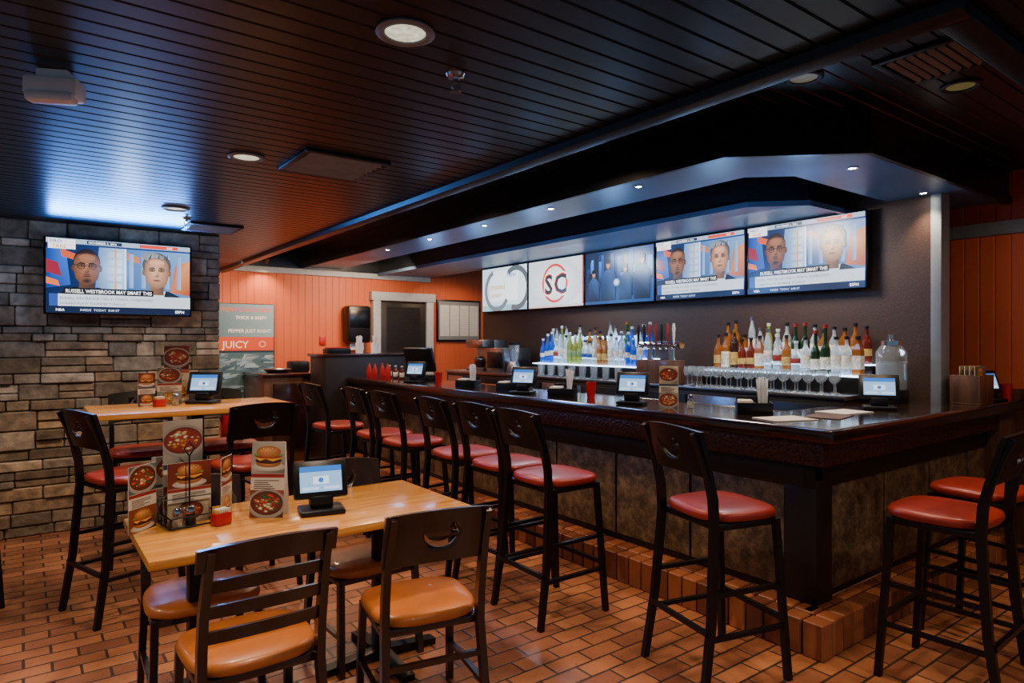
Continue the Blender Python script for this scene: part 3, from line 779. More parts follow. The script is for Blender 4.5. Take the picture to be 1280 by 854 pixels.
fill(4.44, 6.1, seqL, 'liquor bottles beside the beer taps')

mb = MB(); mb.lathe([(0, 0), (.032, 0), (.030, .004), (.006, .008), (.0045, .03), (.0045, .075), (.02, .085), (.034, .105), (.036, .135), (.031, .165), (.0295, .165), (.034, .135), (.032, .107), (.018, .088), (0, .084)], m_tglass, 16)
me_glass = mb.done('wine_glass', 50)
for row in range(2):
    for k in range(14):
        single('wine_glass', me_glass, 'clear stemmed wine glass on the back bar top', 'glass', (4.60+row*.12, 2.36+k*.098+row*.049, 1.1205), 0, 'wine glasses below the bottles')
mb = MB(); mb.lathe([(0, 0), (.03, 0), (.036, .12), (.0345, .12), (.0285, .008), (0, .008)], m_tglass, 14); me_tum = mb.done('tumbler')
for k in range(16):
    single('tumbler', me_tum, 'clear straight drinking tumbler on the back bar top', 'glass', (4.64+(k % 2)*.09, 4.5+k*.085, 1.1205), 0, 'tumblers on the back bar top')

e = root('beer_tap_tower', 'chrome beer tap tower with tall handles on back bar', 'beer tap', (4.74, 4.05, 1.12))
mb = MB(); mb.box((-.12, -.2, 0), (.1, .2, .21), m_brownwood, .005); part(e, 'base', mb.done('b'), 'brown box base')
mb = MB(); mb.tube([(0, -.13, .2), (0, -.13, .33)], .03, m_chrome, 14); mb.tube([(0, .13, .2), (0, .13, .33)], .03, m_chrome, 14); mb.tube([(0, -.24, .35), (0, .24, .35)], .035, m_chrome, 14); part(e, 'tower', mb.done('t'))
for k in range(7):
    yy = -.21+k*.07
    mb = MB(); mb.tube([(-.03, yy, .35), (-.085, yy, .35), (-.095, yy, .31)], .009, m_chrome); t = part(e, 'faucet', mb.done('f'))
    mb = MB(); mb.lathe([(0, .36), (.007, .36), (.012, .42), (.016, .50), (.01, .54), (0, .545)], random.Random(k).choice([c_blk, l_red, l_blk, l_white, c_blk]), 10, (-.075, yy, 0)); part(t, 'tap_handle', mb.done('h'))

ZB = 1.0685
e = root('drink_dispenser', 'large glass beverage dispenser jar with spigot on the bar', 'dispenser', (4.93, 2.12, ZB)); e.scale = (1.2, 1.2, 1.12)
mb = MB(); mb.box((-.07, -.07, 0), (.07, .07, .08), m_plastic, .006); part(e, 'stand', mb.done('s'))
mb = MB(); mb.lathe([(0, .08), (.075, .08), (.082, .1), (.082, .32), (.055, .36), (0, .36)], m_tglass, 20); part(e, 'glass_jar', mb.done('j'))
mb = MB(); mb.lathe([(0, .085), (.074, .085), (.074, .25), (0, .25)], M('pale_drink', '#b8d0dc', .1, trans=.4), 20); part(e, 'drink', mb.done('d'))
mb = MB(); mb.lathe([(0, .36), (.057, .36), (.057, .39), (.015, .40), (.015, .43), (0, .435)], m_chrome, 18); part(e, 'lid', mb.done('l'))
mb = MB(); mb.tube([(-.08, 0, .12), (-.12, 0, .12), (-.12, 0, .095)], .01, m_chrome); part(e, 'spigot', mb.done('sp'))

e = root('coffee_brewer', 'stainless coffee brewer on the back bar', 'coffee maker', (4.86, 7.1, 1.12))
mb = MB(); mb.box((-.18, -.2, 0), (.2, .2, .04), m_steel, .006); mb.box((0, -.2, .04), (.2, .2, .40), m_steel, .006); mb.box((-.18, -.2, .3), (.0, .2, .40), m_steel, .006); part(e, 'body', mb.done('b'))
mb = MB(); mb.lathe([(0, .045), (.06, .045), (.075, .08), (.07, .15), (.045, .19), (0, .19)], m_dark, 16, (-.09, 0, 0)); part(e, 'coffee_pot', mb.done('p'))
e = root('ice_machine', 'boxy stainless countertop machine with dark door', 'machine', (4.87, 6.62, 1.12))
mb = MB(); mb.box((-.2, -.19, 0), (.22, .19, .30), m_steel, .008); part(e, 'body', mb.done('b'))
mb = MB(); mb.box((-.215, -.15, .05), (-.2, .15, .25), m_plastic, .005); part(e, 'door', mb.done('d'))
e = root('blender', 'bar blender with clear jar and steel base', 'blender', (4.7, 6.27, 1.12))
mb = MB(); mb.lathe([(0, 0), (.09, 0), (.09, .06), (.06, .14), (0, .14)], m_steel, 16); part(e, 'base', mb.done('b'))
mb = MB(); mb.lathe([(0, .14), (.045, .14), (.07, .34), (0, .34)], m_tglass, 14); part(e, 'jar', mb.done('j'))
mb = MB(); mb.lathe([(0, .34), (.072, .34), (.072, .37), (0, .375)], m_plastic, 14); part(e, 'lid', mb.done('l'))
e = root('under_bar_sink', 'stainless under-bar sink unit behind the counter', 'sink', (3.98, 2.6, 0))
mb = MB(); mb.box((-.2, 0, 0), (.2, 3.8, .8), m_steel, .006); mb.box((.16, 0, .8), (.2, 3.8, .95), m_steel, .004); part(e, 'body', mb.done('b'))
mb = MB(); mb.tube([(.1, 1.2, .8), (.1, 1.2, 1.02), (.04, 1.2, 1.06), (-.04, 1.2, 1.02)], .012, m_chrome, 10); part(e, 'faucet', mb.done('f'))

# ------------------------------------------------------------ SMALL THINGS
def tablet_proto():
    P = []
    mb = MB(); mb.box((-.095, -.07, 0), (.095, .08, .022), m_plastic, .008); P.append(('base', mb.done('b')))
    mb = MB(); mb.box((-.05, -.02, .02), (.05, .05, .075), m_plastic, .01); P.append(('card_reader', mb.done('c')))
    T = Matrix.Translation((0, -.01, .065)) @ Matrix.Rotation(math.radians(-18), 4, 'X')
    mb = MB(); mb.box((-.115, 0, 0), (.115, .03, .165), m_plastic, .01, T); P.append(('body', mb.done('bd')))
    p = Pic(1.6, 1.0, .112); p.rect(0, 0, 1.6, 1.0, '#8fb6de'); p.rect(0, .78, 1.6, 1, '#2b6fc2'); p.rect(.5, .3, 1.1, .6, '#dde8f6'); p.ell(.8, .45, .1, .1, '#2b6fc2'); p.rect(.1, .08, .7, .2, '#c4d8ee'); p.rect(.9, .08, 1.5, .2, '#c4d8ee', adv=False)
    me = p.mesh('screen', m_screen2); me.transform(T @ Matrix.Translation((0, -.001, .027))); P.append(('screen', me, 'glowing pale blue screen'))
    return P
p_tab = tablet_proto()
def face(x, y, tx=0, ty=0): return math.degrees(math.atan2(tx-x, y-ty))
g = 'tabletop order tablets'
lab = 'black ordering tablet with glowing blue screen on the '
for x, y, z, w, rz in ((1.05, 2.81, .75, 'dining table', face(1.05, 2.81)+8), (1.0, 4.93, 1.07, 'high table', face(1.0, 4.93)-25), (4.37, 1.95, 1.068, 'bar counter', -60), (3.36, 3.13, 1.068, 'bar counter', -62), (3.32, 4.31, 1.068, 'bar counter', -62), (3.3, 6.15, 1.068, 'bar counter', -60), (5.60, 1.74, 1.068, 'bar counter', -20)):
    inst(p_tab, 'order_tablet', lab+w, 'tablet', (x, y, z+.0005), rz, g)

def shade(c, f): return tuple(min(1, v*f) for v in hx(c))
def burger(p, cx, cy, w):
    p.gell(cx, cy-.32*w, .62*w, .16*w, '#e8e2d4', '#a8a296')
    p.gell(cx, cy-.2*w, .44*w, .15*w, '#c88a48', '#8a5224'); p.gell(cx, cy-.1*w, .47*w, .12*w, '#5a3018', '#32180c')
    p.poly([(cx-.46*w, cy-.04*w), (cx-.3*w, cy-.12*w), (cx-.1*w, cy-.05*w), (cx+.15*w, cy-.14*w), (cx+.46*w, cy-.04*w), (cx+.4*w, cy+.04*w), (cx-.4*w, cy+.04*w)], '#e0a838')
    p.gell(cx, cy+.03*w, .48*w, .07*w, '#c83a28', '#8a2014')
    for k in range(9): p.gell(cx-.44*w+k*.11*w, cy+.08*w, .08*w, .045*w, '#8ab048', '#4a7426', n=9)
    p.gell(cx, cy+.2*w, .44*w, .2*w, '#e0a058', '#9a5a26', -.1*w, .08*w)
    for k in range(8): p.ell(cx-.26*w+(k % 4)*.16*w+(k//4)*.07*w, cy+.24*w+(k//4)*.07*w, .02*w, .011*w, '#f2e0b8', 7)
def bowlfood(p, cx, cy, w, rn, pal):
    p.gell(cx, cy, .56*w, .42*w, '#d8d4ca', '#8a867c'); p.gell(cx, cy+.02*w, .47*w, .34*w, shade(pal[0], 1.1), shade(pal[0], .6))
    for k in range(46):
        a = rn.random()*6.28; r = math.sqrt(rn.random()); rx = w*rn.uniform(.04, .1); c = rn.choice(pal); t = rn.random()*3
        x, y = cx+.36*w*r*math.cos(a), cy+.02*w+.24*w*r*math.sin(a)
        p.fan((x, y), [(x+rx*rn.uniform(.6, 1.1)*math.cos(q+t), y+rx*.6*rn.uniform(.6, 1.1)*math.sin(q+t)) for q in (0, 1.05, 2.1, 3.14, 4.2, 5.2)], shade(c, 1.3), shade(c, .6))
PAL = [['#a8402a', '#b87a34', '#c8a050', '#8a2c1c', '#d2b488', '#e6d8b8'], ['#c89048', '#5c7434', '#8a9a44', '#e0d0b0', '#9a4424'], ['#8a3a22', '#b87048', '#d8c49a', '#3c5a2c', '#c8382a']]
def food(p, x0, y0, x1, y1, rn, bg):
    w, h = x1-x0, y1-y0; cx, cy = (x0+x1)/2, (y0+y1)/2
    p.grad(x0, y0, x1, y1, bg, shade(bg, .6), shade(bg, 1.15), bg)
    s = min(w*1.05, h*1.3)
    if rn.random() < .5: burger(p, cx, cy, s*.8)
    else: bowlfood(p, cx, cy, s, rn, rn.choice(PAL))
def menu_mesh(seed, w=.14, h=.25, bg='#cfc6b4'):
    rn = random.Random(seed); p = Pic(1, h/w, w, .0004); H = h/w
    p.rect(0, 0, 1, H, bg)
    food(p, .0, H*.58, 1, H, rn, rn.choice(['#6a2a1c', '#9a9488', '#4a5e5a', '#a89874'])); food(p, .0, H*.0, 1, H*.36, rn, rn.choice(['#7a3e28', '#6f7f78', '#a09478', '#3c3430']))
    for k in range(5): p.rect(.1, H*(.375+k*.026), rn.uniform(.5, .9), H*(.387+k*.026), '#5a5048')
    p.rect(.0, H*.525, 1, H*.575, rn.choice(['#8c2a20', '#b85a2a', '#334455']))
    p.v = [(a, b*.02, c) for a, b, c in p.v]
    return p.mesh('menu_print', m_print)
def card_proto(seed, w=.14, h=.25, th=.003):
    P = []; mb = MB(); mb.box((-w/2, 0, 0), (w/2, th, h), m_paper, .0005); P.append(('board', mb.done('bd'))); P.append(('printed_front', menu_mesh(seed, w, h)))
    me = menu_mesh(seed+50, w, h); me.transform(Matrix.Translation((0, th, 0)) @ Matrix.Rotation(math.pi, 4, 'Z')); P.append(('printed_back', me))
    return P
def tent_proto(seed, w=.11, h=.24):
    P = []
    for s_, ry in ((0, 0), (1, math.pi)):
        R = Matrix.Rotation(ry, 4, 'Z') @ Matrix.Translation((0, -.035, 0)) @ Matrix.Rotation(-math.radians(6), 4, 'X')
        mb = MB(); mb.box((-w/2, 0, 0), (w/2, .0025, h), m_paper, .0004, R); P.append(('panel', mb.done('p')))
        me = menu_mesh(seed+s_, w, h); me.transform(R); P.append(('printed_panel', me))
    return P
Z1 = .7505
RZ = 8; fx, fy = .54, 3.0
e = root('condiment_rack', 'black wire condiment rack holding menus on the oak table', 'rack', (fx, fy, Z1), RZ)
mb = MB()
for yy in (-.045, .0, .045): mb.tube([(-.09, yy, .006), (-.09, yy, .11), (.09, yy, .11), (.09, yy, .006)], .003, m_black, 6)
mb.tube([(-.09, -.11, .006), (.09, -.11, .006), (.09, .06, .006), (-.09, .06, .006), (-.09, -.11, .006)], .004, m_black, 6)
mb.tube([(-.09, -.11, .045), (.09, -.11, .045), (.09, .05, .045)], .003, m_black, 6); mb.tube([(-.09, .05, .045), (-.09, -.11, .045), (-.09, -.11, .006)], .003, m_black, 6)
mb.tube([(.0, -.05, .01), (.0, -.05, .28), (.02, -.05, .31), (.0, -.05, .34), (-.02, -.05, .31), (.0, -.05, .28)], .0035, m_black, 6)
part(e, 'wire_frame', mb.done('w'))
def off(x, y, rz, dx, dy):
    a = math.radians(rz); return x+dx*math.cos(a)-dy*math.sin(a), y+dx*math.sin(a)+dy*math.cos(a)
for k, (dx, dy, w, h, sd) in enumerate(((-.0, .022, .155, .42, 1), (.01, -.024, .17, .25, 2), (-.02, .075, .17, .27, 3), (-.165, -.02, .14, .26, 5), (.17, .0, .13, .25, 6))):
    X, Y = off(fx, fy, RZ, dx, dy)
    inst(card_proto(sd, w, h), 'menu', 'glossy food menu standing in the wire rack', 'menu', (X, Y, Z1+.0005), RZ+(0, 0, 0, 32, 50)[k], 'menus in the wire rack')
def shaker_proto(topmat, fillm):
    P = []; mb = MB(); mb.lathe([(0, 0), (.021, 0), (.022, .005), (.018, .06), (0, .06)], m_clear, 12); P.append(('glass_body', mb.done('g')))
    mb = MB(); mb.lathe([(0, .003), (.018, .003), (.016, .045), (0, .045)], fillm, 12); P.append(('contents', mb.done('f')))
    mb = MB(); mb.lathe([(0, .06), (.019, .06), (.019, .07), (.012, .082), (0, .084)], topmat, 12); P.append(('cap', mb.done('c'))); return P
p_salt = shaker_proto(m_chrome, l_white); p_pep = shaker_proto(m_chrome, M('pepper', '#3a332c', .8))
X, Y = off(fx, fy, RZ, -.055, -.082); inst(p_salt, 'salt_shaker', 'glass salt shaker with chrome cap in the wire rack', 'shaker', (X, Y, Z1+.0005), 0)
X, Y = off(fx, fy, RZ, -.005, -.082); inst(p_pep, 'pepper_shaker', 'glass pepper shaker with chrome cap in the wire rack', 'shaker', (X, Y, Z1+.0005), 0)
mb = MB(); mb.box((-.035, -.022, 0), (.035, .022, .05), m_redplastic, .004)
for k in range(6): mb.box((-.03+k*.01, -.017, .05), (-.024+k*.01, .017, .066), random.Random(k).choice([m_paper, l_yel, m_paper]), .0005)
me_caddy = mb.done('sugar_caddy')
X, Y = off(fx, fy, RZ, .09, -.15); single('sugar_caddy', me_caddy, 'small red sweetener packet caddy on the oak table', 'caddy', (X, Y, Z1+.0005), RZ+15)
inst(tent_proto(20, .145, .32), 'table_tent', 'folded food advert card standing on the oak table', 'menu', (.85, 2.89, Z1), face(.85, 2.89)-22)
Z2 = 1.0705
for k, (x, y, w, h, r) in enumerate(((.80, 4.98, .15, .25, 0), (.66, 4.96, .12, .22, 25), (.86, 5.08, .16, .40, 5))):
    inst(card_proto(30+k, w, h), 'menu', 'glossy food menu standing on the high oak table', 'menu', (x, y, Z2), r, 'menus on the high table')
single('sugar_caddy', me_caddy, 'small red sweetener packet caddy on the high oak table', 'caddy', (.72, 4.86, Z2), 20)
inst(p_salt, 'salt_shaker', 'glass salt shaker on the high oak table', 'shaker', (.82, 4.88, Z2), 0)

def caddy_proto():
    P = []; mb = MB()
    for a, b in (((-.1, -.07, 0), (.1, .07, .008)), ((-.1, -.07, .008), (-.094, .07, .07)), ((.094, -.07, .008), (.1, .07, .07)), ((-.094, -.07, .008), (.094, -.064, .07)), ((-.094, .064, .008), (.094, .07, .1)), ((-.003, -.064, .008), (.003, .064, .07))):
        mb.box(a, b, m_plastic, .001)
    P.append(('tray', mb.done('t'))); mb = MB(); mb.box((-.088, -.055, .008), (-.01, .055, .082), m_paper, .002); P.append(('napkin_stack', mb.done('n'), 'white napkins')); return P
p_cad = caddy_proto()
def straws_mesh(n, h, seed, spread=.025):
    rn = random.Random(seed); mb = MB()
    for k in range(n):
        a = rn.random()*6.28; r = rn.random()*.026; x, y = r*math.cos(a), r*math.sin(a)
        mb.tube([(x, y, 0), (x+rn.uniform(-spread, spread), y+rn.uniform(-spread, spread), h*rn.uniform(.9, 1.05))], .0035, m_whitebright, 6)
    return mb.done('straws')
me_str = [straws_mesh(32, .2, k) for k in range(3)]
def caddy(x, y, rz, k):
    inst(p_cad, 'napkin_caddy', 'black plastic bar caddy with white napkins on the bar', 'caddy', (x, y, ZB), rz, 'napkin caddies along the bar')
    X, Y = off(x, y, rz, .05, 0); o = single('drinking_straws', me_str[k % 3], 'bundle of white drinking straws standing in the black caddy', 'straws', (X, Y, ZB+.009), 0, 'straw bundles along the bar'); o['kind'] = 'stuff'
caddy(3.50, 2.28, -50, 0); caddy(3.36, 3.85, -60, 1); caddy(3.36, 5.2, -60, 2); caddy(3.42, 4.62, -70, 1)
mb = MB(); mb.lathe([(0, 0), (.03, 0), (.038, .12), (.035, .12), (.028, .006), (0, .006)], m_redplastic, 16); me_cup = mb.done('cup')
for x, y in ((3.50, 3.68), (3.38, 5.78)): single('plastic_cup', me_cup, 'red plastic tumbler standing on the bar counter', 'cup', (x, y, ZB), 0, 'red cups on the bar')
mb = MB(); mb.lathe([(0, 0), (.028, 0), (.03, .01), (.028, .11), (.012, .15), (.004, .18), (0, .18)], m_redplastic, 14); me_ket = mb.done('k')
for k, (x, y) in enumerate(((3.28, 6.72), (3.34, 6.86), (3.24, 6.98), (3.38, 7.08), (3.26, 7.18))):
    single('ketchup_bottle', me_ket, 'red squeeze ketchup bottle at the end of the bar', 'bottle', (x, y, ZB), 0, 'condiment bottles at the end of the bar')
hs = bottle_proto(.022, .15, .6, .009, m_redliq, c_wht, l_white)
for k in range(6): inst(hs, 'hot_sauce_bottle', 'small hot sauce bottle with white cap on the bar', 'bottle', (3.46+.05*(k % 2), 6.75+k*.08, ZB), 0, 'condiment bottles at the end of the bar')
inst(tent_proto(40, .12, .27), 'table_tent', 'folded food advert card standing on the bar counter', 'menu', (3.40, 2.84, ZB), -55)
inst(p_salt, 'salt_shaker', 'glass salt shaker on the bar counter', 'shaker', (3.47, 2.72, ZB), 0)
for k, (x, y, r) in enumerate(((3.40, 2.02, -20), (3.72, 1.94, 12), (4.02, 2.0, -8))):
    mb = MB(); mb.box((-.14, -.1, 0), (.14, .1, .004), m_paper if k != 1 else m_brownwood, .001); me = mb.done('m')
    single('place_mat', me, 'flat printed paper placemat lying on the bar corner', 'paper', (x, y, ZB+.0002), r, 'papers on the bar corner')
e = root('menu_box', 'brown wooden box holding menus on the bar counter', 'box', (5.3, 1.75, ZB), 0)
mb = MB()
mb.box((-.13, -.09, 0), (.13, .09, .01), m_brownwood, .002); mb.box((-.13, -.09, .01), (.13, -.08, .2), m_brownwood, .002); mb.box((-.13, .08, .01), (.13, .09, .2), m_brownwood, .002); mb.box((-.13, -.08, .01), (-.12, .08, .2), m_brownwood, .002); mb.box((.12, -.08, .01), (.13, .08, .2), m_brownwood, .002)
part(e, 'box_body', mb.done('b'))
for k in range(4): inst(card_proto(60+k, .2, .25), 'menu', 'folded menu filed in the brown wooden box', 'menu', (5.3, 1.70+k*.03, ZB+.0105), 0, 'menus in the wooden box')
for k, (x, y, r) in enumerate(((5.46, 1.82, 0), (5.76, 1.81, -15))):
    inst(card_proto(70+k, .12, .2), 'menu', 'glossy menu card standing near the wooden box', 'menu', (x, y, ZB), r, 'menu cards near the wall')
single('plastic_cup', me_cup, 'red plastic tumbler standing on the bar counter', 'cup', (5.78, 1.69, ZB), 0, 'red cups on the bar')

e = root('cash_register', 'black point-of-sale monitor on a stand behind the bar', 'cash register', (3.60, 6.5, ZB), 120)
mb = MB(); mb.box((-.12, -.1, 0), (.12, .1, .06), m_plastic, .01); part(e, 'base', mb.done('b'))
T = Matrix.Translation((0, .02, .1)) @ Matrix.Rotation(math.radians(-20), 4, 'X')
mb = MB(); mb.box((-.18, -.02, 0), (.18, .03, .28), m_plastic, .012, T); mb.box((-.03, 0, .05), (.03, .06, .2), m_plastic, .005); part(e, 'monitor', mb.done('m'))
mb = MB(); mb.lathe([(0, 0), (.045, 0), (.05, .13), (.046, .13), (.042, .006), (0, .006)], m_whitebright, 16); me_wc = mb.done('wc')
for k, (x, y) in enumerate(((3.32, 7.6), (3.55, 7.66))):
    single('straw_cup', me_wc, 'white cup holding straws on the service stand', 'cup', (x, y, 1.3555), 0, 'cups on the service stand')
    o = single('drinking_straws', me_str[k], 'bundle of white straws in a cup', 'straws', (x, y, 1.364), 0, 'straw bundles on the service stand'); o['kind'] = 'stuff'
mb = MB(); mb.box((-.14, -.1, 0), (.14, .1, .06), m_plastic, .006); mb.box((-.12, -.08, .06), (.12, .08, .075), m_redplastic, .003); single('cup_tray', mb.done('ct'), 'black tray with red lids on the service stand', 'tray', (3.05, 7.65, 1.3555))
mb = MB(); mb.lathe([(0, 0), (.12, 0), (.18, .05), (.17, .05), (.115, .008), (0, .008)], m_steel, 20); single('metal_bowl', mb.done('bowl'), 'shallow metal tray bowl on the side cabinet', 'bowl', (2.6, 8.5, 1.1005))
mb = MB(); mb.box((-.12, -.12, 0), (.12, .12, .14), m_plastic, .02); single('storage_bin', mb.done('bin'), 'dark plastic bin on the side cabinet', 'bin', (2.95, 8.75, 1.1005))

# ------------------------------------------------------------ FAR WALL THINGS
p = Pic(.95, 1.5, 1., .0001)
p.rect(0, 0, .95, 1.5, '#4e6a78'); p.grad(0, 1.06, .95, 1.5, '#4a6a7c', '#88a4b4')
p.text('FRESH CHUCK BEEF', .92, 1.40, .075, '#e8562a', 'r', .86); p.text('THICK & BEEFY', .86, 1.30, .06, '#f4f4f2', 'r', .6); p.text('PEPPER JUST RIGHT', .92, 1.12, .065, '#f0ede6', 'r', .8)
p.rect(0, .88, .95, 1.06, '#d2502c'); p.text('JUICY', .62, .915, .13, '#f3ead8', 'r'); p.ell(.8, .965, .05, .045, '#f0a080'); p.ell(.8, .965, .03, .028, '#d2502c')
rn = random.Random(4)
for k in range(80):
    x = rn.uniform(-.05, .85); y = rn.uniform(.12, .78); p.poly([(x, y), (x+rn.uniform(.05, .24), y+rn.uniform(-.0, .04)), (x+rn.uniform(.1, .24), y+rn.uniform(.03, .08)), (x+.02, y+.06)], [rn.choice(['#6e8ca4', '#8cacc4', '#42606f', '#a8c4d4', '#345060', '#8c9298']) for _ in range(4)])
p.rect(0, .86, .95, .88, '#2c3c46')
p.text('OOR', .5, .24, .11, '#eef2f4', 'r'); p.rect(0, 0, .95, .1, '#5a4a40')
e = root('wall_poster', 'large blue-grey burger advert poster with red banner', 'poster', (2.28, 9.17, .5))
mb = MB(); mb.box((-.485, 0, -.01), (.485, .02, 1.51), m_plastic, .003); part(e, 'backing', mb.done('bk')); part(e, 'print', p.mesh('poster', m_print), None, (0, -.001, 0))

e = root('paper_towel_dispenser', 'black paper towel dispenser with white towel on orange wall', 'dispenser', (3.92, 9.19, 1.40))
mb = MB(); mb.box((-.18, -.24, .08), (.18, 0, .62), m_plastic, .04); part(e, 'housing', mb.done('h'))
mb = MB(); mb.box((-.15, -.245, .3), (.15, -.238, .55), m_bezel, .003); part(e, 'window', mb.done('w'))
mb = MB(); mb.box((-.11, -.13, -.02), (.11, -.127, .09), m_whitebright); part(e, 'paper_towel', mb.done('pt'))

e = root('notice_board', 'framed glass notice board with white papers on the far wall', 'notice board', (5.75, 9.17, 1.5))
mb = MB(); mb.box((-.42, 0, 0), (.42, .025, .68), m_plastic, .004); mb.box((-.39, -.004, .03), (.39, 0, .65), m_dimtrim); part(e, 'frame', mb.done('f'))
for k in range(4):
    p = Pic(.17, .5, 1., .0003); p.rect(0, 0, .17, .5, '#c4cacc')
    for j in range(14): p.rect(.015, .03+j*.032, .15-random.random()*.05, .036+j*.032, '#a9aeb0', adv=(j == 0))
    part(e, 'notice_sheet', p.mesh('n', m_print), None, (-.28+k*.187, -.006, .09))
e = root('fire_extinguisher', 'small red fire extinguisher hung on the orange wall', 'fire extinguisher', (2.16, 9.13, .3))
mb = MB(); mb.lathe([(0, 0), (.07, 0), (.075, .02), (.075, .36), (.05, .42), (.02, .44), (0, .44)], m_redplastic, 18); part(e, 'cylinder', mb.done('c'))
mb = MB(); mb.box((-.02, -.02, .44), (.02, .02, .47), m_plastic, .003); mb.sweep([(-.02, 0, .48), (.08, 0, .52)], .02, .008, m_plastic, ref=(0, 1, 0)); mb.tube([(.0, 0, .45), (.07, 0, .44), (.09, 0, .36), (.085, 0, .15)], .01, m_plastic); part(e, 'valve', mb.done('v'))
mb = MB(); mb.box((-.04, .0, 0), (.04, .03, .12), m_redplastic, .004); single('alarm_box', mb.done('s'), 'small red alarm box on the orange wall', 'alarm', (3.45, 9.175, 1.45))

# ------------------------------------------------------------ CEILING THINGS
def ringm(m):
    mb = MB(); mb.lathe([(0, .03), (.058, .03), (.062, 0), (.088, 0), (.09, -.006), (.078, -.012), (.064, -.008), (.06, 0)], m, 28); return mb.done('ring')
def discm(m):
    mb = MB(); mb.lathe([(0, -.003), (.062, -.003), (.062, -.001), (0, -.001)], m, 24); return mb.done('bulb')
me_ring, me_ringd, me_bulb, me_bulbd = ringm(m_dimtrim), ringm(m_vent), discm(m_canbulb), discm(m_candim)
def lamp(name, kind, loc, energy, col, size=.1, spot=None, blend=.6, rot=(0, 0, 0), sy=None):
    l = bpy.data.lights.new(name, kind); l.energy = energy; l.color = lin(col)
    if kind == 'SPOT': l.spot_size = math.radians(spot); l.spot_blend = blend; l.shadow_soft_size = size
    elif kind == 'AREA':
        l.size = size
        if sy: l.shape = 'RECTANGLE'; l.size_y = sy
    else: l.shadow_soft_size = size
    o = bpy.data.objects.new(name, l); o.location = loc; o.rotation_euler = rot; COL.objects.link(o); return o
def can(x, y, z, dim, energy, col='#ffe8d0', spot=125):
    e = root('recessed_light', 'round recessed ceiling light with pale metal ring' if not dim else 'round dim recessed light in the raised dark ceiling', 'ceiling light', (x, y, z), 0, 'recessed ceiling lights')
    part(e, 'trim_ring', me_ringd if dim else me_ring); part(e, 'lamp', me_bulbd if dim else me_bulb)
    if energy:
        l = lamp('can_beam', 'SPOT', (0, 0, -.03), energy, col, .06, spot); l.parent = e
for x, y in ((.93, 1.79), (.91, 3.48), (.86, 5.12)): can(x, y, ZL, False, 108, '#ffe2c2')
for x, y in ((-.9, 1.6), (-.9, 3.4), (-.9, .0), (.9, .1), (-.9, 5.1), (3.0, -.2), (2.6, -1.2)): can(x, y, ZL, False, 68)  # further cans out of view, added for general room light
can(3.01, 1.69, ZH, True, 65, '#ffdcb4'); can(3.73, 1.28, ZH, True, 42, '#ffdcb4')
for x, y in ((2.62, 3.2), (2.62, 4.8), (2.62, 6.4), (2.62, 7.8), (5.5, 8.4)): can(x, y, ZH, True, 75, '#ffd4ac', 150)  # added unseen cans to light the stools and bar front
mb = MB(); mb.lathe([(.02, 0), (.034, 0), (.034, -.005), (.022, -.005), (.02, 0)], m_chrome, 16); me_sr = mb.done('sr')
mb = MB(); mb.lathe([(0, -.003), (.02, -.003), (.02, -.001), (0, -.001)], m_spotbulb, 14); me_sb = mb.done('sb')
for x, y in ((4.02, 1.95), (3.34, 3.05), (3.34, 3.97), (3.34, 4.9), (3.34, 5.9), (3.34, 6.86), (5.1, 1.98)):
    e = root('spot_light', 'tiny bright halogen spot set in the hood underside', 'ceiling light', (x, y, 2.55), 0, 'halogen spots in the bar hood')
    part(e, 'trim_ring', me_sr); part(e, 'lamp', me_sb); l = lamp('spot_beam', 'SPOT', (0, 0, -.02), 35, '#ffe4c6', .02, 90, .8); l.parent = e

def vent(x0, y0, x1, y1, z):
    cx, cy = (x0+x1)/2, (y0+y1)/2; w, d = (x1-x0)/2, (y1-y0)/2
    e = root('air_vent', 'square dark louvered air vent in the plank ceiling', 'vent', (cx, cy, z), 0, 'ceiling air vents')
    mb = MB()
    for a, b in (((-w, -d, -.015), (w, -d+.03, 0)), ((-w, d-.03, -.015), (w, d, 0)), ((-w, -d+.03, -.015), (-w+.03, d-.03, 0)), ((w-.03, -d+.03, -.015), (w, d-.03, 0))): mb.box(a, b, m_vent, .003)
    mb.box((-w+.03, -d+.03, -.003), (w-.03, d-.03, 0), m_bezel)
    part(e, 'frame', mb.done('f'))
    n = 7
    for k in range(n):
        mb = MB(); yy = -d+.06+k*(2*d-.12)/(n-1); mb.sweep([(-w+.03, yy, -.013), (w-.03, yy, -.013)], .022, .003, m_louver, ref=(0, .8, -.6))
        part(e, 'louver', mb.done('l'))
vent(1.1, 3.14, 1.55, 3.6, ZL); vent(1.05, 5.62, 1.45, 6.02, ZL); vent(3.1, 1.05, 3.5, 1.42, ZH)
def sprinkler(x, y):
    e = root('fire_sprinkler', 'small chrome fire sprinkler head under the plank ceiling', 'sprinkler', (x, y, ZL))
    mb = MB(); mb.lathe([(0, .03), (.01, .03), (.012, 0), (.035, 0), (.03, -.01), (.01, -.012), (.01, -.03), (0, -.03)], m_chrome, 16); part(e, 'escutcheon', mb.done('e'))
    mb = MB(); mb.tube([(-.014, 0, -.025), (-.016, 0, -.05), (0, 0, -.06)], .003, m_chrome, 6); mb.tube([(.014, 0, -.025), (.016, 0, -.05), (0, 0, -.06)], .003, m_chrome, 6); mb.lathe([(0, -.06), (.022, -.06), (.022, -.063), (0, -.063)], m_chrome, 14); part(e, 'deflector', mb.done('d'))
sprinkler(1.22, 1.97); sprinkler(1.0, 5.5)
e = root('motion_sensor', 'white plastic wireless sensor box hanging from dark ceiling', 'sensor', (.09, 2.78, ZL), -25)
mb = MB(); mb.box((-.05, -.03, -.03), (.05, .03, 0), m_whitebright, .006); part(e, 'mount', mb.done('m'))
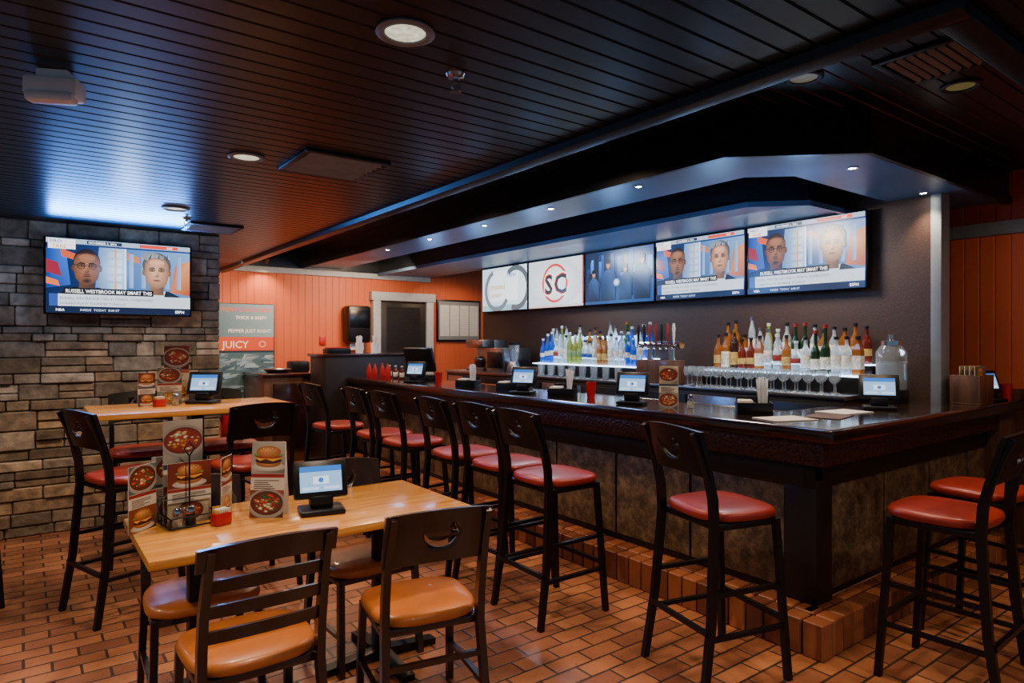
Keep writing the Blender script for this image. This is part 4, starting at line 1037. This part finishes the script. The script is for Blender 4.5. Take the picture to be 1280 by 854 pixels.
mb = MB(); mb.box((-.085, -.05, -.10), (.085, .04, -.03), m_whitebright, .015); mb.box((-.075, -.06, -.12), (.075, .0, -.085), m_whitebright, .012); part(e, 'housing', mb.done('h'))
e = root('track_light', 'small black adjustable spotlight fixed under the raised ceiling', 'spotlight', (2.6, 8.9, 2.62))
mb = MB(); mb.tube([(0, 0, .15), (0, 0, 0)], .01, m_plastic); mb.tube([(0, 0, 0), (0, .1, -.05)], .035, m_plastic, 14); part(e, 'body', mb.done('b')); l = lamp('track_beam', 'SPOT', (0, .05, -.08), 45, '#ffd8b0', .03, 110, .8, (math.radians(15), 0, 0)); l.parent = e

R = math.radians
lamp('bottle_fill', 'AREA', (4.5, 3.0, 2.46), 30, '#ffeedd', .4, rot=(0, R(-25), 0))  # both bottle lamps are added fill, no fixture here
lamp('bottle_fill', 'AREA', (4.5, 5.3, 2.46), 36, '#e2f0ff', .5, rot=(0, R(-25), 0))
lamp('far_wall_fill', 'AREA', (3.9, 7.9, 2.5), 46, '#ffd8b0', .5, rot=(R(35), 0, 0))  # two warm fills added for the far wall, no fixture
lamp('far_wall_fill', 'AREA', (2.0, 7.9, 2.38), 36, '#ffd8b0', .4, rot=(R(35), 0, 0))
lamp('right_wall_fill', 'AREA', (4.9, .6, 2.38), 14, '#ffd2a8', .4, rot=(0, R(-40), 0))  # warm fill added for the right wall, no fixture
# added blue lamps imitating light from the television screens
lamp('added_tv_glow', 'AREA', (.638, 6.06, 2.34), 40, '#3f92ff', .95, rot=(R(-120), 0, 0), sy=.05)
lamp('added_tv_glow', 'POINT', (.638, 5.6, 2.12), 8, '#a4c8ff', .1)
lamp('added_tv_glow', 'POINT', (-.5, 5.7, 2.0), 5, '#b8d4ff', .1)
for yy in (2.9, 3.94, 4.98, 6.0, 7.0):
    lamp('added_tv_glow', 'POINT', (4.0, yy, 2.12), 7, '#7cb6ff', .12)
lamp('added_tv_glow', 'POINT', (3.9, 2.2, 2.25), 4.5, '#7cb6ff', .1)

# ------------------------------------------------------------ WORLD + CAMERA
w = bpy.data.worlds.new('World'); bpy.context.scene.world = w; w.use_nodes = True
bg = w.node_tree.nodes['Background']; bg.inputs[0].default_value = (.48, .7, 1, 1); bg.inputs[1].default_value = .25
cam = bpy.data.cameras.new('Camera'); co = bpy.data.objects.new('Camera', cam); COL.objects.link(co)
cam.lens = 23.06; cam.sensor_width = 36; cam.clip_start = .05
co.location = (0, 0, 1.5); co.rotation_euler = (math.radians(90), 0, -math.atan2(.5975, .8019))
bpy.context.scene.camera = co
